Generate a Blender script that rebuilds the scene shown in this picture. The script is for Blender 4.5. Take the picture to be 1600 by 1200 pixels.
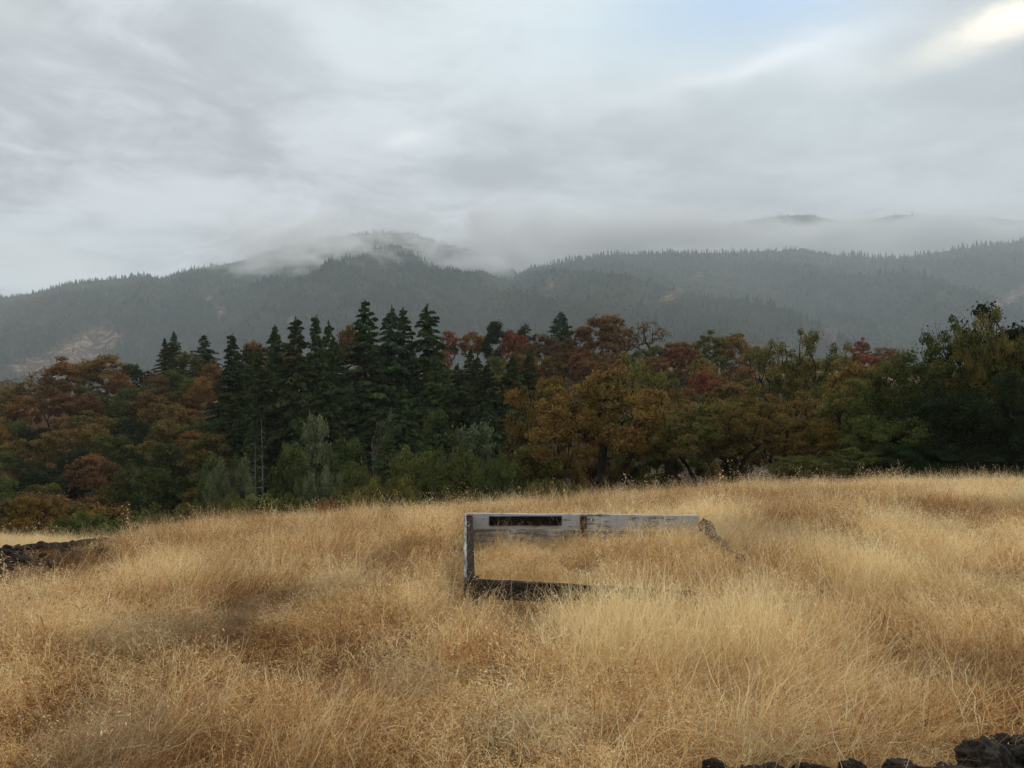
import bpy, math, random
import numpy as np
from mathutils import Vector, Matrix

for o in list(bpy.data.objects):
    bpy.data.objects.remove(o)
scene = bpy.context.scene
col = scene.collection
R = math.radians

# ------------------------------------------------------------------ camera
F = 1250.0                      # focal length in pixels of the 1600 px wide photograph
CAMZ = 2.0
HOR = 560.0                     # row of the horizon
cam_d = bpy.data.cameras.new("camera")
cam_d.sensor_width = 36.0
cam_d.lens = 36.0 * F / 1600.0
cam_d.clip_start = 0.05
cam_d.clip_end = 30000.0
cam = bpy.data.objects.new("camera", cam_d)
col.objects.link(cam)
cam.location = (0, 0, CAMZ)
cam.rotation_euler = (R(90) - math.atan((600 - HOR) / F), 0, 0)
scene.camera = cam

# ------------------------------------------------------------------ exposure, sampling
vs = scene.view_settings
scene.display_settings.display_device = 'sRGB'
vs.view_transform = 'Standard'
vs.look = 'None'
vs.exposure = 0.22
vs.gamma = 1.0
vs.use_curve_mapping = False
scene.render.engine = 'CYCLES'
cy = scene.cycles
cy.max_bounces = 6
cy.diffuse_bounces = 3
cy.glossy_bounces = 2
cy.transmission_bounces = 3
cy.transparent_max_bounces = 8
cy.volume_bounces = 2
cy.use_denoising = True
cy.volume_max_steps = 128


def N(nt, typ, loc=None, **kw):
    n = nt.nodes.new(typ)
    for k, v in kw.items():
        if k.startswith('i_'):
            key = k[2:]
            key = int(key) if key.isdigit() else key
            n.inputs[key].default_value = v
        else:
            setattr(n, k, v)
    return n


def math_(nt, op, a, b=None, c=None, clamp=False):
    n = nt.nodes.new('ShaderNodeMath')
    n.operation = op
    n.use_clamp = clamp
    for i, v in enumerate((a, b, c)):
        if v is None:
            continue
        if isinstance(v, (int, float)):
            n.inputs[i].default_value = v
        else:
            nt.links.new(v, n.inputs[i])
    return n.outputs[0]


def mixc(nt, fac, a, b, mode='MIX'):
    n = nt.nodes.new('ShaderNodeMix')
    n.data_type = 'RGBA'
    n.blend_type = mode
    n.clamp_factor = True
    for idx, v in ((0, fac), (6, a), (7, b)):
        if isinstance(v, (int, float)):
            n.inputs[idx].default_value = v
        elif isinstance(v, (tuple, list)):
            n.inputs[idx].default_value = (*v[:3], 1.0)
        else:
            nt.links.new(v, n.inputs[idx])
    return n.outputs[2]


def maprange(nt, v, a, b, c=0.0, d=1.0, smooth=True):
    n = nt.nodes.new('ShaderNodeMapRange')
    n.interpolation_type = 'SMOOTHSTEP' if smooth else 'LINEAR'
    nt.links.new(v, n.inputs[0])
    for i, x in enumerate((a, b, c, d)):
        n.inputs[i + 1].default_value = x
    return n.outputs[0]


def noise(nt, vec, scale, detail=4.0, rough=0.5, dist=0.0, out=0):
    n = nt.nodes.new('ShaderNodeTexNoise')
    if vec is not None:
        nt.links.new(vec, n.inputs['Vector'])
    n.inputs['Scale'].default_value = scale
    n.inputs['Detail'].default_value = detail
    n.inputs['Roughness'].default_value = rough
    n.inputs['Distortion'].default_value = dist
    return n.outputs[out]


# ------------------------------------------------------------------ world: overcast sky with a thin gap
SUN_EL, SUN_AZ = R(32), R(28)   # azimuth measured from the view direction (+Y) to the right (+X)
world = bpy.data.worlds.new("World")
scene.world = world
world.use_nodes = True
nt = world.node_tree
nt.nodes.clear()
SKY_STRENGTH = 0.10
sky = nt.nodes.new('ShaderNodeTexSky')
sky.sky_type = 'NISHITA'
sky.sun_disc = False
sky.sun_elevation = SUN_EL
sky.sun_rotation = SUN_AZ
sky.air_density = 1.0
sky.dust_density = 1.5
tc = nt.nodes.new('ShaderNodeTexCoord')
sep = nt.nodes.new('ShaderNodeSeparateXYZ')
nt.links.new(tc.outputs['Generated'], sep.inputs[0])
X, Y, Z = sep.outputs
Zc = math_(nt, 'MAXIMUM', Z, 0.0)
den = math_(nt, 'ADD', Zc, 0.16)
cu = math_(nt, 'DIVIDE', X, den)
cv = math_(nt, 'DIVIDE', Y, den)
comb = nt.nodes.new('ShaderNodeCombineXYZ')
nt.links.new(cu, comb.inputs[0])
nt.links.new(cv, comb.inputs[1])
P2 = comb.outputs[0]
n1 = noise(nt, P2, 0.9, 7, 0.55, 0.4)
n2 = noise(nt, P2, 2.3, 7, 0.62, 0.7)
nw = noise(nt, P2, 1.6, 5, 0.6, 0.0, out=1)
# feature coordinates: tangent of azimuth and of elevation, warped by cloud noise
Yp = math_(nt, 'MAXIMUM', Y, 0.05)
fu0 = math_(nt, 'DIVIDE', X, Yp)
fv0 = math_(nt, 'DIVIDE', Z, Yp)
sw = nt.nodes.new('ShaderNodeSeparateColor')
nt.links.new(nw, sw.inputs[0])
WU = math_(nt, 'SUBTRACT', sw.outputs[0], 0.5)
WV = math_(nt, 'SUBTRACT', sw.outputs[1], 0.5)


def feature(cx, cz, rx, rz, ang=0.0, warp=1.0, hard=1.0):
    fu = math_(nt, 'MULTIPLY_ADD', WU, 0.22 * warp, fu0)
    fv = math_(nt, 'MULTIPLY_ADD', WV, 0.14 * warp, fv0)
    du = math_(nt, 'SUBTRACT', fu, cx)
    dv = math_(nt, 'SUBTRACT', fv, cz)
    ca, sa = math.cos(ang), math.sin(ang)
    a = math_(nt, 'ADD', math_(nt, 'MULTIPLY', du, ca / rx), math_(nt, 'MULTIPLY', dv, sa / rx))
    b = math_(nt, 'ADD', math_(nt, 'MULTIPLY', du, -sa / rz), math_(nt, 'MULTIPLY', dv, ca / rz))
    r2 = math_(nt, 'ADD', math_(nt, 'MULTIPLY', a, a), math_(nt, 'MULTIPLY', b, b))
    e = math_(nt, 'EXPONENT', math_(nt, 'MULTIPLY', r2, -hard))
    front = maprange(nt, Y, 0.05, 0.3)
    return math_(nt, 'MULTIPLY', e, front)


def scl(c):
    return tuple(x / SKY_STRENGTH for x in c)


n3 = noise(nt, P2, 6.5, 6, 0.65, 1.6)
ctone = math_(nt, 'ADD', math_(nt, 'ADD', math_(nt, 'MULTIPLY', n1, 0.56), math_(nt, 'MULTIPLY', n2, 0.36)), math_(nt, 'MULTIPLY', n3, 0.08))
cfac = maprange(nt, ctone, 0.41, 0.58)
cloud = mixc(nt, cfac, scl((0.392, 0.417, 0.449)), scl((0.650, 0.690, 0.730)))
veil = math_(nt, 'MULTIPLY', feature(0.16, 0.44, 0.50, 0.17, R(-8), 2.0), 0.8)
cloud = mixc(nt, veil, cloud, scl((0.720, 0.830, 0.865)))
for f, k, c in ((feature(-0.125, 0.268, 0.034, 0.009, R(6), 1.0), 0.6, (0.92, 0.95, 0.97)),
                (feature(0.15, 0.31, 0.06, 0.018, R(-12), 0.9), 0.45, (0.80, 0.84, 0.87)),
                (feature(0.34, 0.385, 0.14, 0.015, R(17), 0.75), 0.9, (0.95, 0.98, 1.0)),
                (feature(0.41, 0.375, 0.05, 0.022, R(15), 0.7), 0.6, (0.85, 0.88, 0.91)),
                (feature(-0.59, 0.115, 0.17, 0.026, R(-12), 0.5), 0.75, (0.70, 0.71, 0.70)),
                (feature(-0.66, 0.45, 0.12, 0.04, R(-20), 1.0), 0.45, (0.74, 0.78, 0.79))):
    cloud = mixc(nt, math_(nt, 'MULTIPLY', f, k), cloud, scl(c))
gap = math_(nt, 'MULTIPLY', feature(0.33, 0.452, 0.17, 0.052, R(8), 0.6), 0.95)
blue = mixc(nt, 0.12, scl((0.30, 0.52, 0.80)), sky.outputs[0])
cloud = mixc(nt, gap, cloud, blue)
glow = feature(0.635, 0.440, 0.105, 0.030, R(20), 1.5)
cloud = mixc(nt, glow, cloud, scl((1.5, 1.36, 1.12)))
bg = nt.nodes.new('ShaderNodeBackground')
bg.inputs['Strength'].default_value = SKY_STRENGTH
nt.links.new(cloud, bg.inputs['Color'])
wo = nt.nodes.new('ShaderNodeOutputWorld')
nt.links.new(bg.outputs[0], wo.inputs['Surface'])

# ------------------------------------------------------------------ sun behind the overcast
sl = bpy.data.lights.new("sun", 'SUN')
sl.energy = 2.6
sl.angle = R(16)
sl.color = (1.0, 0.95, 0.86)
sun = bpy.data.objects.new("sun", sl)
col.objects.link(sun)
sd = Vector((math.sin(SUN_AZ) * math.cos(SUN_EL), math.cos(SUN_AZ) * math.cos(SUN_EL), math.sin(SUN_EL)))
sun.rotation_euler = (-sd).to_track_quat('-Z', 'Y').to_euler()
sun.location = sd * 50

# ================================================================== helpers
rng = np.random.default_rng(7)


def hash2(ix, iy, seed):
    h = (ix.astype(np.int64) * 374761393 + iy.astype(np.int64) * 668265263 + seed * 974634777) & 0xFFFFFFFF
    h = ((h ^ (h >> 13)) * 1274126177) & 0xFFFFFFFF
    h = h ^ (h >> 16)
    return (h & 0xFFFFFF) / float(0xFFFFFF)


def vnoise(x, y, seed=0):
    x = np.asarray(x, float); y = np.asarray(y, float)
    ix = np.floor(x); iy = np.floor(y)
    fx = x - ix; fy = y - iy
    fx = fx * fx * (3 - 2 * fx); fy = fy * fy * (3 - 2 * fy)
    a = hash2(ix, iy, seed); b = hash2(ix + 1, iy, seed)
    c = hash2(ix, iy + 1, seed); d = hash2(ix + 1, iy + 1, seed)
    return (a * (1 - fx) + b * fx) * (1 - fy) + (c * (1 - fx) + d * fx) * fy


def fbm(x, y, octs=4, seed=0, gain=0.5):
    s = 0; a = 1; t = 0
    for i in range(octs):
        s = s + a * vnoise(x * 2 ** i + 13.7 * i, y * 2 ** i - 7.3 * i, seed + i * 17)
        t += a
        a *= gain
    return s / t                      # 0..1


def mesh_from(name, verts, faces, mats=(), smooth=False, matidx=None):
    """faces: int array (n,3) or (n,4) or a list of such arrays"""
    verts = np.asarray(verts, np.float32)
    if not isinstance(faces, list):
        faces = [faces]
    faces = [np.asarray(f, np.int32) for f in faces if len(f)]
    me = bpy.data.meshes.new(name)
    me.vertices.add(len(verts))
    me.vertices.foreach_set('co', verts.ravel())
    loops = np.concatenate([f.ravel() for f in faces])
    sizes = np.concatenate([np.full(len(f), f.shape[1], np.int32) for f in faces])
    starts = np.concatenate([[0], np.cumsum(sizes)[:-1]]).astype(np.int32)
    me.loops.add(len(loops))
    me.loops.foreach_set('vertex_index', loops)
    me.polygons.add(len(sizes))
    me.polygons.foreach_set('loop_start', starts)
    for m in mats:
        me.materials.append(m)
    if matidx is not None:
        me.polygons.foreach_set('material_index', np.asarray(matidx, np.int32))
    me.polygons.foreach_set('use_smooth', np.full(len(sizes), smooth))
    me.update(calc_edges=True)
    me.validate()
    return me


def add(name, me, parent=None, **props):
    o = bpy.data.objects.new(name, me)
    col.objects.link(o)
    if parent is not None:
        o.parent = parent
    for k, v in props.items():
        o[k] = v
    return o


def empty(name, loc, label, cat, group=None):
    o = bpy.data.objects.new(name, None)
    o.empty_display_size = 0.3
    col.objects.link(o)
    o.location = loc
    o['label'] = label
    o['category'] = cat
    if group:
        o['group'] = group
    return o


def tubes(P0, P1, r0, r1, sides=5):
    """many tapered tubes at once -> verts, quad faces"""
    P0 = np.asarray(P0, float); P1 = np.asarray(P1, float)
    d = P1 - P0
    L = np.linalg.norm(d, axis=1, keepdims=True) + 1e-9
    d = d / L
    ref = np.where(np.abs(d[:, 2:3]) > 0.9, np.array([[1.0, 0, 0]]), np.array([[0, 0, 1.0]]))
    a = np.cross(d, ref); a /= np.linalg.norm(a, axis=1, keepdims=True) + 1e-9
    b = np.cross(d, a)
    ang = np.linspace(0, 2 * np.pi, sides, endpoint=False)
    ring = a[:, None, :] * np.cos(ang)[None, :, None] + b[:, None, :] * np.sin(ang)[None, :, None]
    V0 = P0[:, None, :] + ring * np.asarray(r0)[:, None, None]
    V1 = P1[:, None, :] + ring * np.asarray(r1)[:, None, None]
    V = np.concatenate([V0, V1], axis=1).reshape(-1, 3)
    n = len(P0)
    base = (np.arange(n) * 2 * sides)[:, None]
    i = np.arange(sides); j = (i + 1) % sides
    q = np.stack([base + i, base + j, base + sides + j, base + sides + i], axis=2).reshape(-1, 4)
    return V, q


# ================================================================== terrain height
US = np.array([-0.9, -0.64, -0.5, -0.4, -0.16, 0.0, 0.16, 0.4, 0.64, 0.9])
DS = np.array([0, 4, 6, 8.7, 10.5, 13, 16, 18.5, 22, 28, 40, 60, 90, 130, 170, 200, 230, 300, 500, 900, 1500, 9000.])
HT = np.array([
    # -.9    -.64   -.5    -.4    -.16   0      .16    .4     .64    .9
    [0.00,  0.00,  0.00,  0.00,  0.00,  0.00,  0.00,  0.00,  0.05,  0.05],   # 0
    [0.00,  0.00,  0.00,  0.00,  0.00,  0.00,  0.00,  0.00,  0.05,  0.05],   # 4
    [-0.25, -0.15, -0.05, 0.00,  0.00,  0.00,  0.00,  0.00,  0.05,  0.05],   # 6
    [-0.75, -0.60, -0.40, -0.22, -0.10, -0.06, -0.02, 0.00,  0.00,  0.00],   # 8.7
    [-1.10, -0.90, -0.70, -0.48, -0.32, -0.25, -0.17, -0.05, -0.05, -0.05],  # 10.5
    [-1.60, -1.35, -1.15, -0.92, -0.75, -0.62, -0.48, -0.28, -0.28, -0.3],   # 13
    [-2.20, -1.92, -1.85, -1.50, -1.30, -1.10, -0.92, -0.68, -0.68, -0.7],   # 16
    [-2.60, -2.35, -2.50, -2.10, -1.85, -1.65, -1.45, -1.15, -1.10, -1.1],   # 18.5
    [-3.20, -2.95, -3.60, -3.30, -2.95, -2.70, -2.30, -1.80, -1.75, -1.7],   # 22
    [-5.00, -5.00, -6.00, -6.00, -5.20, -4.60, -3.40, -2.70, -2.60, -2.5],   # 28
    [-9.0,  -9.5,  -10.0, -10.0, -9.0,  -7.0,  -4.4,  -3.9,  -3.8,  -3.6],   # 40
    [-15.,  -15.,  -15.,  -15.,  -14.,  -12.,  -8.5,  -6.2,  -5.0,  -4.5],   # 60
    [-21.,  -21.,  -21.,  -20.,  -19.,  -17.,  -13.,  -10.,  -7.0,  -6.0],   # 90
    [-20.,  -19.,  -18.,  -17.,  -14.,  -12.,  -10.,  -9.0,  -6.0,  -5.0],   # 130
    [-15.,  -13.,  -11.5, -10.,  -6.5,  -4.0,  -3.5,  -4.5,  -4.0,  -4.0],   # 170
    [-12.,  -9.0,  -7.5,  -6.0,  -1.5,  1.2,   1.5,   -1.0,  -2.5,  -3.0],   # 200
    [-13.,  -11.,  -9.0,  -8.0,  -3.0,  0.0,   0.5,   -2.5,  -4.0,  -5.0],   # 230
    [-30.,  -28.,  -26.,  -25.,  -20.,  -17.,  -17.,  -20.,  -22.,  -22.],   # 300
    [-90.,  -88.,  -86.,  -85.,  -80.,  -80.,  -80.,  -80.,  -80.,  -80.],   # 500
    [-150.] * 10, [-165.] * 10, [-165.] * 10])
_T = np.log(np.linspace(0, 1, 2) + 1)
TN, UN = 700, 181
_tg = np.linspace(math.log(3.0), math.log(9003.0), TN)
_ug = np.linspace(-0.9, 0.9, UN)


def _build_grid():
    tk = np.log(DS + 3.0)
    G1 = np.array([np.interp(_ug, US, row) for row in HT])          # rows d, cols u
    G = np.array([np.interp(_tg, tk, G1[:, j]) for j in range(UN)]).T
    k = np.ones(9) / 9
    for _ in range(3):
        Gp = np.pad(G, ((4, 4), (0, 0)), mode='edge')
        G = np.apply_along_axis(lambda v: np.convolve(v, k, 'valid'), 0, Gp)
    k = np.ones(15) / 15
    for _ in range(2):
        Gp = np.pad(G, ((0, 0), (7, 7)), mode='edge')
        G = np.apply_along_axis(lambda v: np.convolve(v, k, 'valid'), 1, Gp)
    return G


_G = _build_grid()


def height(x, y):
    x = np.asarray(x, float); y = np.asarray(y, float)
    r = np.hypot(x, y)
    az = np.clip(np.arctan2(x, y), -0.75, 0.75)
    u = np.clip(np.tan(az), -0.9, 0.9)
    d = r * np.cos(az)
    back = np.clip((np.abs(np.arctan2(x, y)) - 0.75) / 1.2, 0, 1)
    t = (np.log(np.clip(d, 0, 8999) + 3.0) - _tg[0]) / (_tg[1] - _tg[0])
    c = (u + 0.9) / 1.8 * (UN - 1)
    i = np.clip(t.astype(int), 0, TN - 2); j = np.clip(c.astype(int), 0, UN - 2)
    ft = t - i; fc = c - j
    z = (_G[i, j] * (1 - fc) + _G[i, j + 1] * fc) * (1 - ft) + (_G[i + 1, j] * (1 - fc) + _G[i + 1, j + 1] * fc) * ft
    z = z * (1 - back * np.clip(1 - d / 60, 0, 1))
    amp = np.clip((d - 2.5) / 3, 0, 1)
    z = z + amp * 0.16 * (fbm(x * 0.55, y * 0.55, 3, 5) - 0.5) * np.clip((60 - d) / 30, 0, 1)
    z = z + np.clip((d - 35) / 40, 0, 1) * 2.4 * (fbm(x * 0.045, y * 0.045, 3, 9) - 0.5) * np.clip((900 - d) / 300, 0, 1)
    return z


def hz(x, y):
    return float(height(np.array([x]), np.array([y]))[0])


def ray(px, py, d):
    return Vector(((px - 800) / F * d, d, CAMZ + (HOR - py) / F * d))


# ================================================================== materials
def mat(name):
    m = bpy.data.materials.new(name)
    m.use_nodes = True
    n = m.node_tree
    n.nodes.clear()
    out = n.nodes.new('ShaderNodeOutputMaterial')
    return m, n, out


def principled(n, out, rough=0.9, spec=0.2):
    b = n.nodes.new('ShaderNodeBsdfPrincipled')
    b.inputs['Roughness'].default_value = rough
    b.inputs['Specular IOR Level'].default_value = spec
    n.links.new(b.outputs[0], out.inputs['Surface'])
    return b


def bump(n, h, strength, dist):
    b = n.nodes.new('ShaderNodeBump')
    b.inputs['Strength'].default_value = strength
    b.inputs['Distance'].default_value = dist
    n.links.new(h, b.inputs['Height'])
    return b.outputs[0]


# ground
m_ground, n, out = mat('soil_and_thatch')
b = principled(n, out, 1.0, 0.05)
geo = n.nodes.new('ShaderNodeNewGeometry')
pos = geo.outputs['Position']
a1 = noise(n, pos, 0.05, 4, 0.6)
a2 = noise(n, pos, 0.9, 5, 0.65)
a3 = noise(n, pos, 22.0, 4, 0.7)
litter = mixc(n, maprange(n, a1, 0.4, 0.6), (0.17, 0.085, 0.048), (0.27, 0.18, 0.10))
straw = mixc(n, maprange(n, a2, 0.35, 0.65), (0.15, 0.085, 0.042), (0.30, 0.20, 0.10))
ln = n.nodes.new('ShaderNodeVectorMath'); ln.operation = 'LENGTH'
n.links.new(pos, ln.inputs[0])
far = maprange(n, ln.outputs['Value'], 24, 40)
c = mixc(n, far, straw, litter)
c = mixc(n, math_(n, 'MULTIPLY', maprange(n, ln.outputs['Value'], 50, 75), maprange(n, ln.outputs['Value'], 198, 184)), c, (0.055, 0.040, 0.026))
c = mixc(n, maprange(n, ln.outputs['Value'], 260, 420), c, (0.05, 0.06, 0.035))
c = mixc(n, maprange(n, a3, 0.3, 0.7, 0.0, 0.5), c, (0.06, 0.04, 0.02))
n.links.new(c, b.inputs['Base Color'])
n.links.new(bump(n, a3, 0.8, 0.04), b.inputs['Normal'])


def foliage_mat(name, trans=0.3, jitter=0.5, accent=(0.25, 0.10, 0.03), acc=0.0):
    m, n, out = mat(name)
    oi = n.nodes.new('ShaderNodeObjectInfo')
    geo = n.nodes.new('ShaderNodeNewGeometry')
    tcn = n.nodes.new('ShaderNodeTexCoord')
    at = n.nodes.new('ShaderNodeAttribute'); at.attribute_name = 'clump'
    nz = noise(n, tcn.outputs['Object'], 0.55, 3, 0.6)
    ri = geo.outputs['Random Per Island']
    c = oi.outputs['Color']
    if acc > 0:
        f = math_(n, 'ADD', at.outputs['Fac'], math_(n, 'MULTIPLY', math_(n, 'SUBTRACT', nz, 0.5), 1.6))
        c = mixc(n, maprange(n, f, 0.45, 1.0, 0.0, acc), c, accent)
    hsv = n.nodes.new('ShaderNodeHueSaturation')
    n.links.new(c, hsv.inputs['Color'])
    v = math_(n, 'ADD', math_(n, 'MULTIPLY', ri, jitter), math_(n, 'MULTIPLY', at.outputs['Fac'], 0.7))
    n.links.new(math_(n, 'ADD', v, 1.0 - jitter * 0.5 - 0.33), hsv.inputs['Value'])
    n.links.new(math_(n, 'ADD', math_(n, 'MULTIPLY', math_(n, 'FRACT', math_(n, 'MULTIPLY', ri, 17.3)), 0.05), 0.475), hsv.inputs['Hue'])
    d = n.nodes.new('ShaderNodeBsdfDiffuse')
    t = n.nodes.new('ShaderNodeBsdfTranslucent')
    n.links.new(hsv.outputs[0], d.inputs[0])
    n.links.new(hsv.outputs[0], t.inputs[0])
    mx = n.nodes.new('ShaderNodeMixShader')
    mx.inputs[0].default_value = trans
    n.links.new(d.outputs[0], mx.inputs[1])
    n.links.new(t.outputs[0], mx.inputs[2])
    n.links.new(mx.outputs[0], out.inputs['Surface'])
    return m


m_leaf = foliage_mat('autumn_leaf', 0.28, 1.1, (0.165, 0.088, 0.028), 0.5)
m_green = foliage_mat('evergreen_leaf', 0.2, 1.0)
m_needle = foliage_mat('fir_needle', 0.12, 0.9)

m_bark, n, out = mat('bark')
b = principled(n, out, 0.95, 0.1)
tcn = n.nodes.new('ShaderNodeTexCoord')
mp = n.nodes.new('ShaderNodeMapping'); mp.inputs['Scale'].default_value = (6, 6, 1.2)
n.links.new(tcn.outputs['Object'], mp.inputs[0])
bn = noise(n, mp.outputs[0], 2.0, 5, 0.7)
oi = n.nodes.new('ShaderNodeObjectInfo')
c = mixc(n, maprange(n, bn, 0.4, 0.65), (0.25, 0.25, 0.25), (1.1, 1.1, 1.1))
c = mixc(n, 1.0, oi.outputs['Color'], c, 'MULTIPLY')
n.links.new(c, b.inputs['Base Color'])
n.links.new(bump(n, bn, 0.6, 0.05), b.inputs['Normal'])

# stone
m_stone, n, out = mat('dark_lichen_stone')
b = principled(n, out, 0.95, 0.15)
tcn = n.nodes.new('ShaderNodeTexCoord')
oi = n.nodes.new('ShaderNodeObjectInfo')
s1 = noise(n, tcn.outputs['Object'], 7.0, 6, 0.7)
s2 = noise(n, tcn.outputs['Object'], 38.0, 4, 0.7)
s3 = noise(n, tcn.outputs['Object'], 13.0, 5, 0.75, 0.6)
c = mixc(n, maprange(n, s1, 0.35, 0.7), (0.020, 0.016, 0.013), (0.105, 0.086, 0.068))
c = mixc(n, maprange(n, s3, 0.54, 0.68, 0, 0.8), c, (0.13, 0.125, 0.09))
c = mixc(n, maprange(n, s2, 0.62, 0.75, 0, 0.45), c, (0.16, 0.14, 0.12))
c = mixc(n, maprange(n, oi.outputs['Random'], 0.0, 1.0, 0.0, 0.30), c, (0.10, 0.075, 0.05))
n.links.new(c, b.inputs['Base Color'])
n.links.new(bump(n, math_(n, 'ADD', s1, math_(n, 'MULTIPLY', s2, 0.5)), 1.0, 0.07), b.inputs['Normal'])


def wood_mat(name, light, dark, paint=None, cover=0.5, axis=(1.2, 14, 14)):
    m, n, out = mat(name)
    b = principled(n, out, 0.9, 0.06)
    tcn = n.nodes.new('ShaderNodeTexCoord')
    mp = n.nodes.new('ShaderNodeMapping'); mp.inputs['Scale'].default_value = axis
    n.links.new(tcn.outputs['Object'], mp.inputs[0])
    g = noise(n, mp.outputs[0], 3.0, 6, 0.7, 0.4)
    st = noise(n, tcn.outputs['Object'], 3.5, 5, 0.7)
    c = mixc(n, maprange(n, g, 0.35, 0.65), dark, light)
    if paint:
        p = math_(n, 'ADD', math_(n, 'MULTIPLY', g, 0.5), math_(n, 'MULTIPLY', st, 0.6))
        c = mixc(n, maprange(n, p, cover - 0.06, cover + 0.05), c, paint)
        fine = noise(n, tcn.outputs['Object'], 60, 3, 0.6)
        c = mixc(n, maprange(n, fine, 0.58, 0.75, 0, 0.35), c, dark)
    n.links.new(c, b.inputs['Base Color'])
    n.links.new(bump(n, g, 0.5, 0.006), b.inputs['Normal'])
    return m


m_white = wood_mat('worn_white_paint', (0.27, 0.26, 0.24), (0.12, 0.11, 0.10), (0.47, 0.48, 0.48), 0.49)
m_grey = wood_mat('grey_weathered_wood', (0.33, 0.32, 0.30), (0.11, 0.10, 0.09), (0.44, 0.44, 0.43), 0.62)
m_darkw = wood_mat('dark_weathered_wood', (0.022, 0.017, 0.014), (0.008, 0.007, 0.006))
m_rail = wood_mat('dark_rusty_wood', (0.038, 0.022, 0.015), (0.012, 0.009, 0.007))
m_front = wood_mat('blackened_front_wood', (0.070, 0.060, 0.052), (0.014, 0.012, 0.010))
m_rust = wood_mat('rusty_brown_wood', (0.13, 0.058, 0.030), (0.045, 0.022, 0.014), axis=(14, 14, 1.5))
m_rot = wood_mat('rotten_grey_wood', (0.18, 0.16, 0.14), (0.035, 0.028, 0.022))

# ================================================================== ground
NA, NR = 560, 330
ang = np.concatenate([np.linspace(-0.80, 0.80, NA - 120), np.linspace(0.80, 2 * np.pi - 0.80, 122)[1:-1]])
rad = np.exp(np.linspace(math.log(1.0), math.log(4800.0), NR))
AA, RR = np.meshgrid(ang, rad)
gx = (RR * np.sin(AA)).ravel(); gy = (RR * np.cos(AA)).ravel()
gz = height(gx, gy)
V = np.stack([gx, gy, gz], 1)
V = np.vstack([V, [[0, 0, 0]]])
na = len(ang)
i = np.arange(NR - 1)[:, None] * na; j = np.arange(na)[None, :]; j2 = (j + 1) % na
Q = np.stack([i + j, i + na + j, i + na + j2, i + j2], 2).reshape(-1, 4)[:, ::-1]
ctr = len(V) - 1
T3 = np.stack([np.full(na, ctr), np.arange(na), (np.arange(na) + 1) % na], 1)[:, ::-1]
me = mesh_from('ground', V, [Q, T3], [m_ground], smooth=True)
add('ground', me, kind='structure', label='sloping ground under the dry grass and the wooded ravine')


# ================================================================== tree builders
def leaf_quads(C, size, r, up=0.35, elong=1.6):
    """C (n,3) centres -> folded diamond leaves: verts (4n,3), quads"""
    n_ = len(C)
    nrm = r.normal(size=(n_, 3)); nrm[:, 2] = np.abs(nrm[:, 2]) + up
    nrm /= np.linalg.norm(nrm, axis=1, keepdims=True)
    t = r.normal(size=(n_, 3)); t -= (t * nrm).sum(1, keepdims=True) * nrm
    t /= np.linalg.norm(t, axis=1, keepdims=True) + 1e-9
    s = np.cross(nrm, t)
    sz = size * r.uniform(0.65, 1.35, (n_, 1))
    a = C - t * sz * elong * 0.5
    c_ = C + t * sz * elong * 0.5
    b_ = C + s * sz * 0.5 + nrm * sz * 0.15
    d_ = C - s * sz * 0.5 + nrm * sz * 0.15
    V = np.stack([a, b_, c_, d_], 1).reshape(-1, 3)
    q = (np.arange(n_) * 4)[:, None] + np.arange(4)[None, :]
    return V, q


def grow(centres, trunk_pts, r, sub=3, wig=0.10):
    """connect clump centres to the trunk by the nearest-branch rule -> nodes, parents"""
    nodes = [np.array(p, float) for p in trunk_pts]
    par = [-1] + list(range(len(trunk_pts) - 1))
    plen = [0.0]
    for k in range(1, len(nodes)):
        plen.append(plen[-1] + np.linalg.norm(nodes[k] - nodes[k - 1]))
    first = max(1, len(trunk_pts) // 2)
    top = nodes[-1]
    order = np.argsort([np.linalg.norm(c - top) for c in centres])
    tips = {}
    for k in order:
        c = centres[k]
        A = np.array(nodes)
        dist = np.linalg.norm(A - c, axis=1) + 0.18 * np.array(plen)
        dist[:first] += 1e6
        # avoid growing downwards too steeply
        dist += np.clip(A[:, 2] - c[2], 0, None) * 0.8
        p = int(np.argmin(dist))
        prev = p
        p0 = nodes[p]
        L = np.linalg.norm(c - p0)
        for s in range(1, sub + 1):
            f = s / sub
            q = p0 * (1 - f) + c * f
            q = q + np.array([0, 0, 1]) * L * 0.12 * math.sin(math.pi * f) + r.normal(size=3) * L * wig * (1 if s < sub else 0)
            nodes.append(q); par.append(prev)
            plen.append(plen[prev] + np.linalg.norm(q - nodes[prev]))
            prev = len(nodes) - 1
        tips[k] = prev
    return np.array(nodes), np.array(par), tips


def limb_mesh(name, nodes, par, r_tip, r_trunk, sides=5):
    n_ = len(nodes)
    area = np.zeros(n_)
    child = np.zeros(n_, int)
    for k in range(1, n_):
        child[par[k]] += 1
    for k in range(n_ - 1, 0, -1):
        if child[k] == 0:
            area[k] = max(area[k], r_tip ** 2.2)
        area[par[k]] += area[k]
    rad = area ** (1 / 2.2)
    rad = rad / rad[0] * r_trunk
    rad = np.maximum(rad, r_tip)
    k = np.arange(1, n_)
    r0 = np.minimum(rad[par[k]], rad[k] * 1.35 + 0.005)
    P0, P1 = nodes[par[k]].copy(), nodes[k].copy()
    V, q = tubes(P0, P1, r0, rad[k], sides)
    # root flare
    return mesh_from(name, V, q, [m_bark], smooth=True)


def set_attr(me, name, vals):
    a = me.attributes.new(name, 'FLOAT', 'POINT')
    a.data.foreach_set('value', np.asarray(vals, np.float32))


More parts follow.
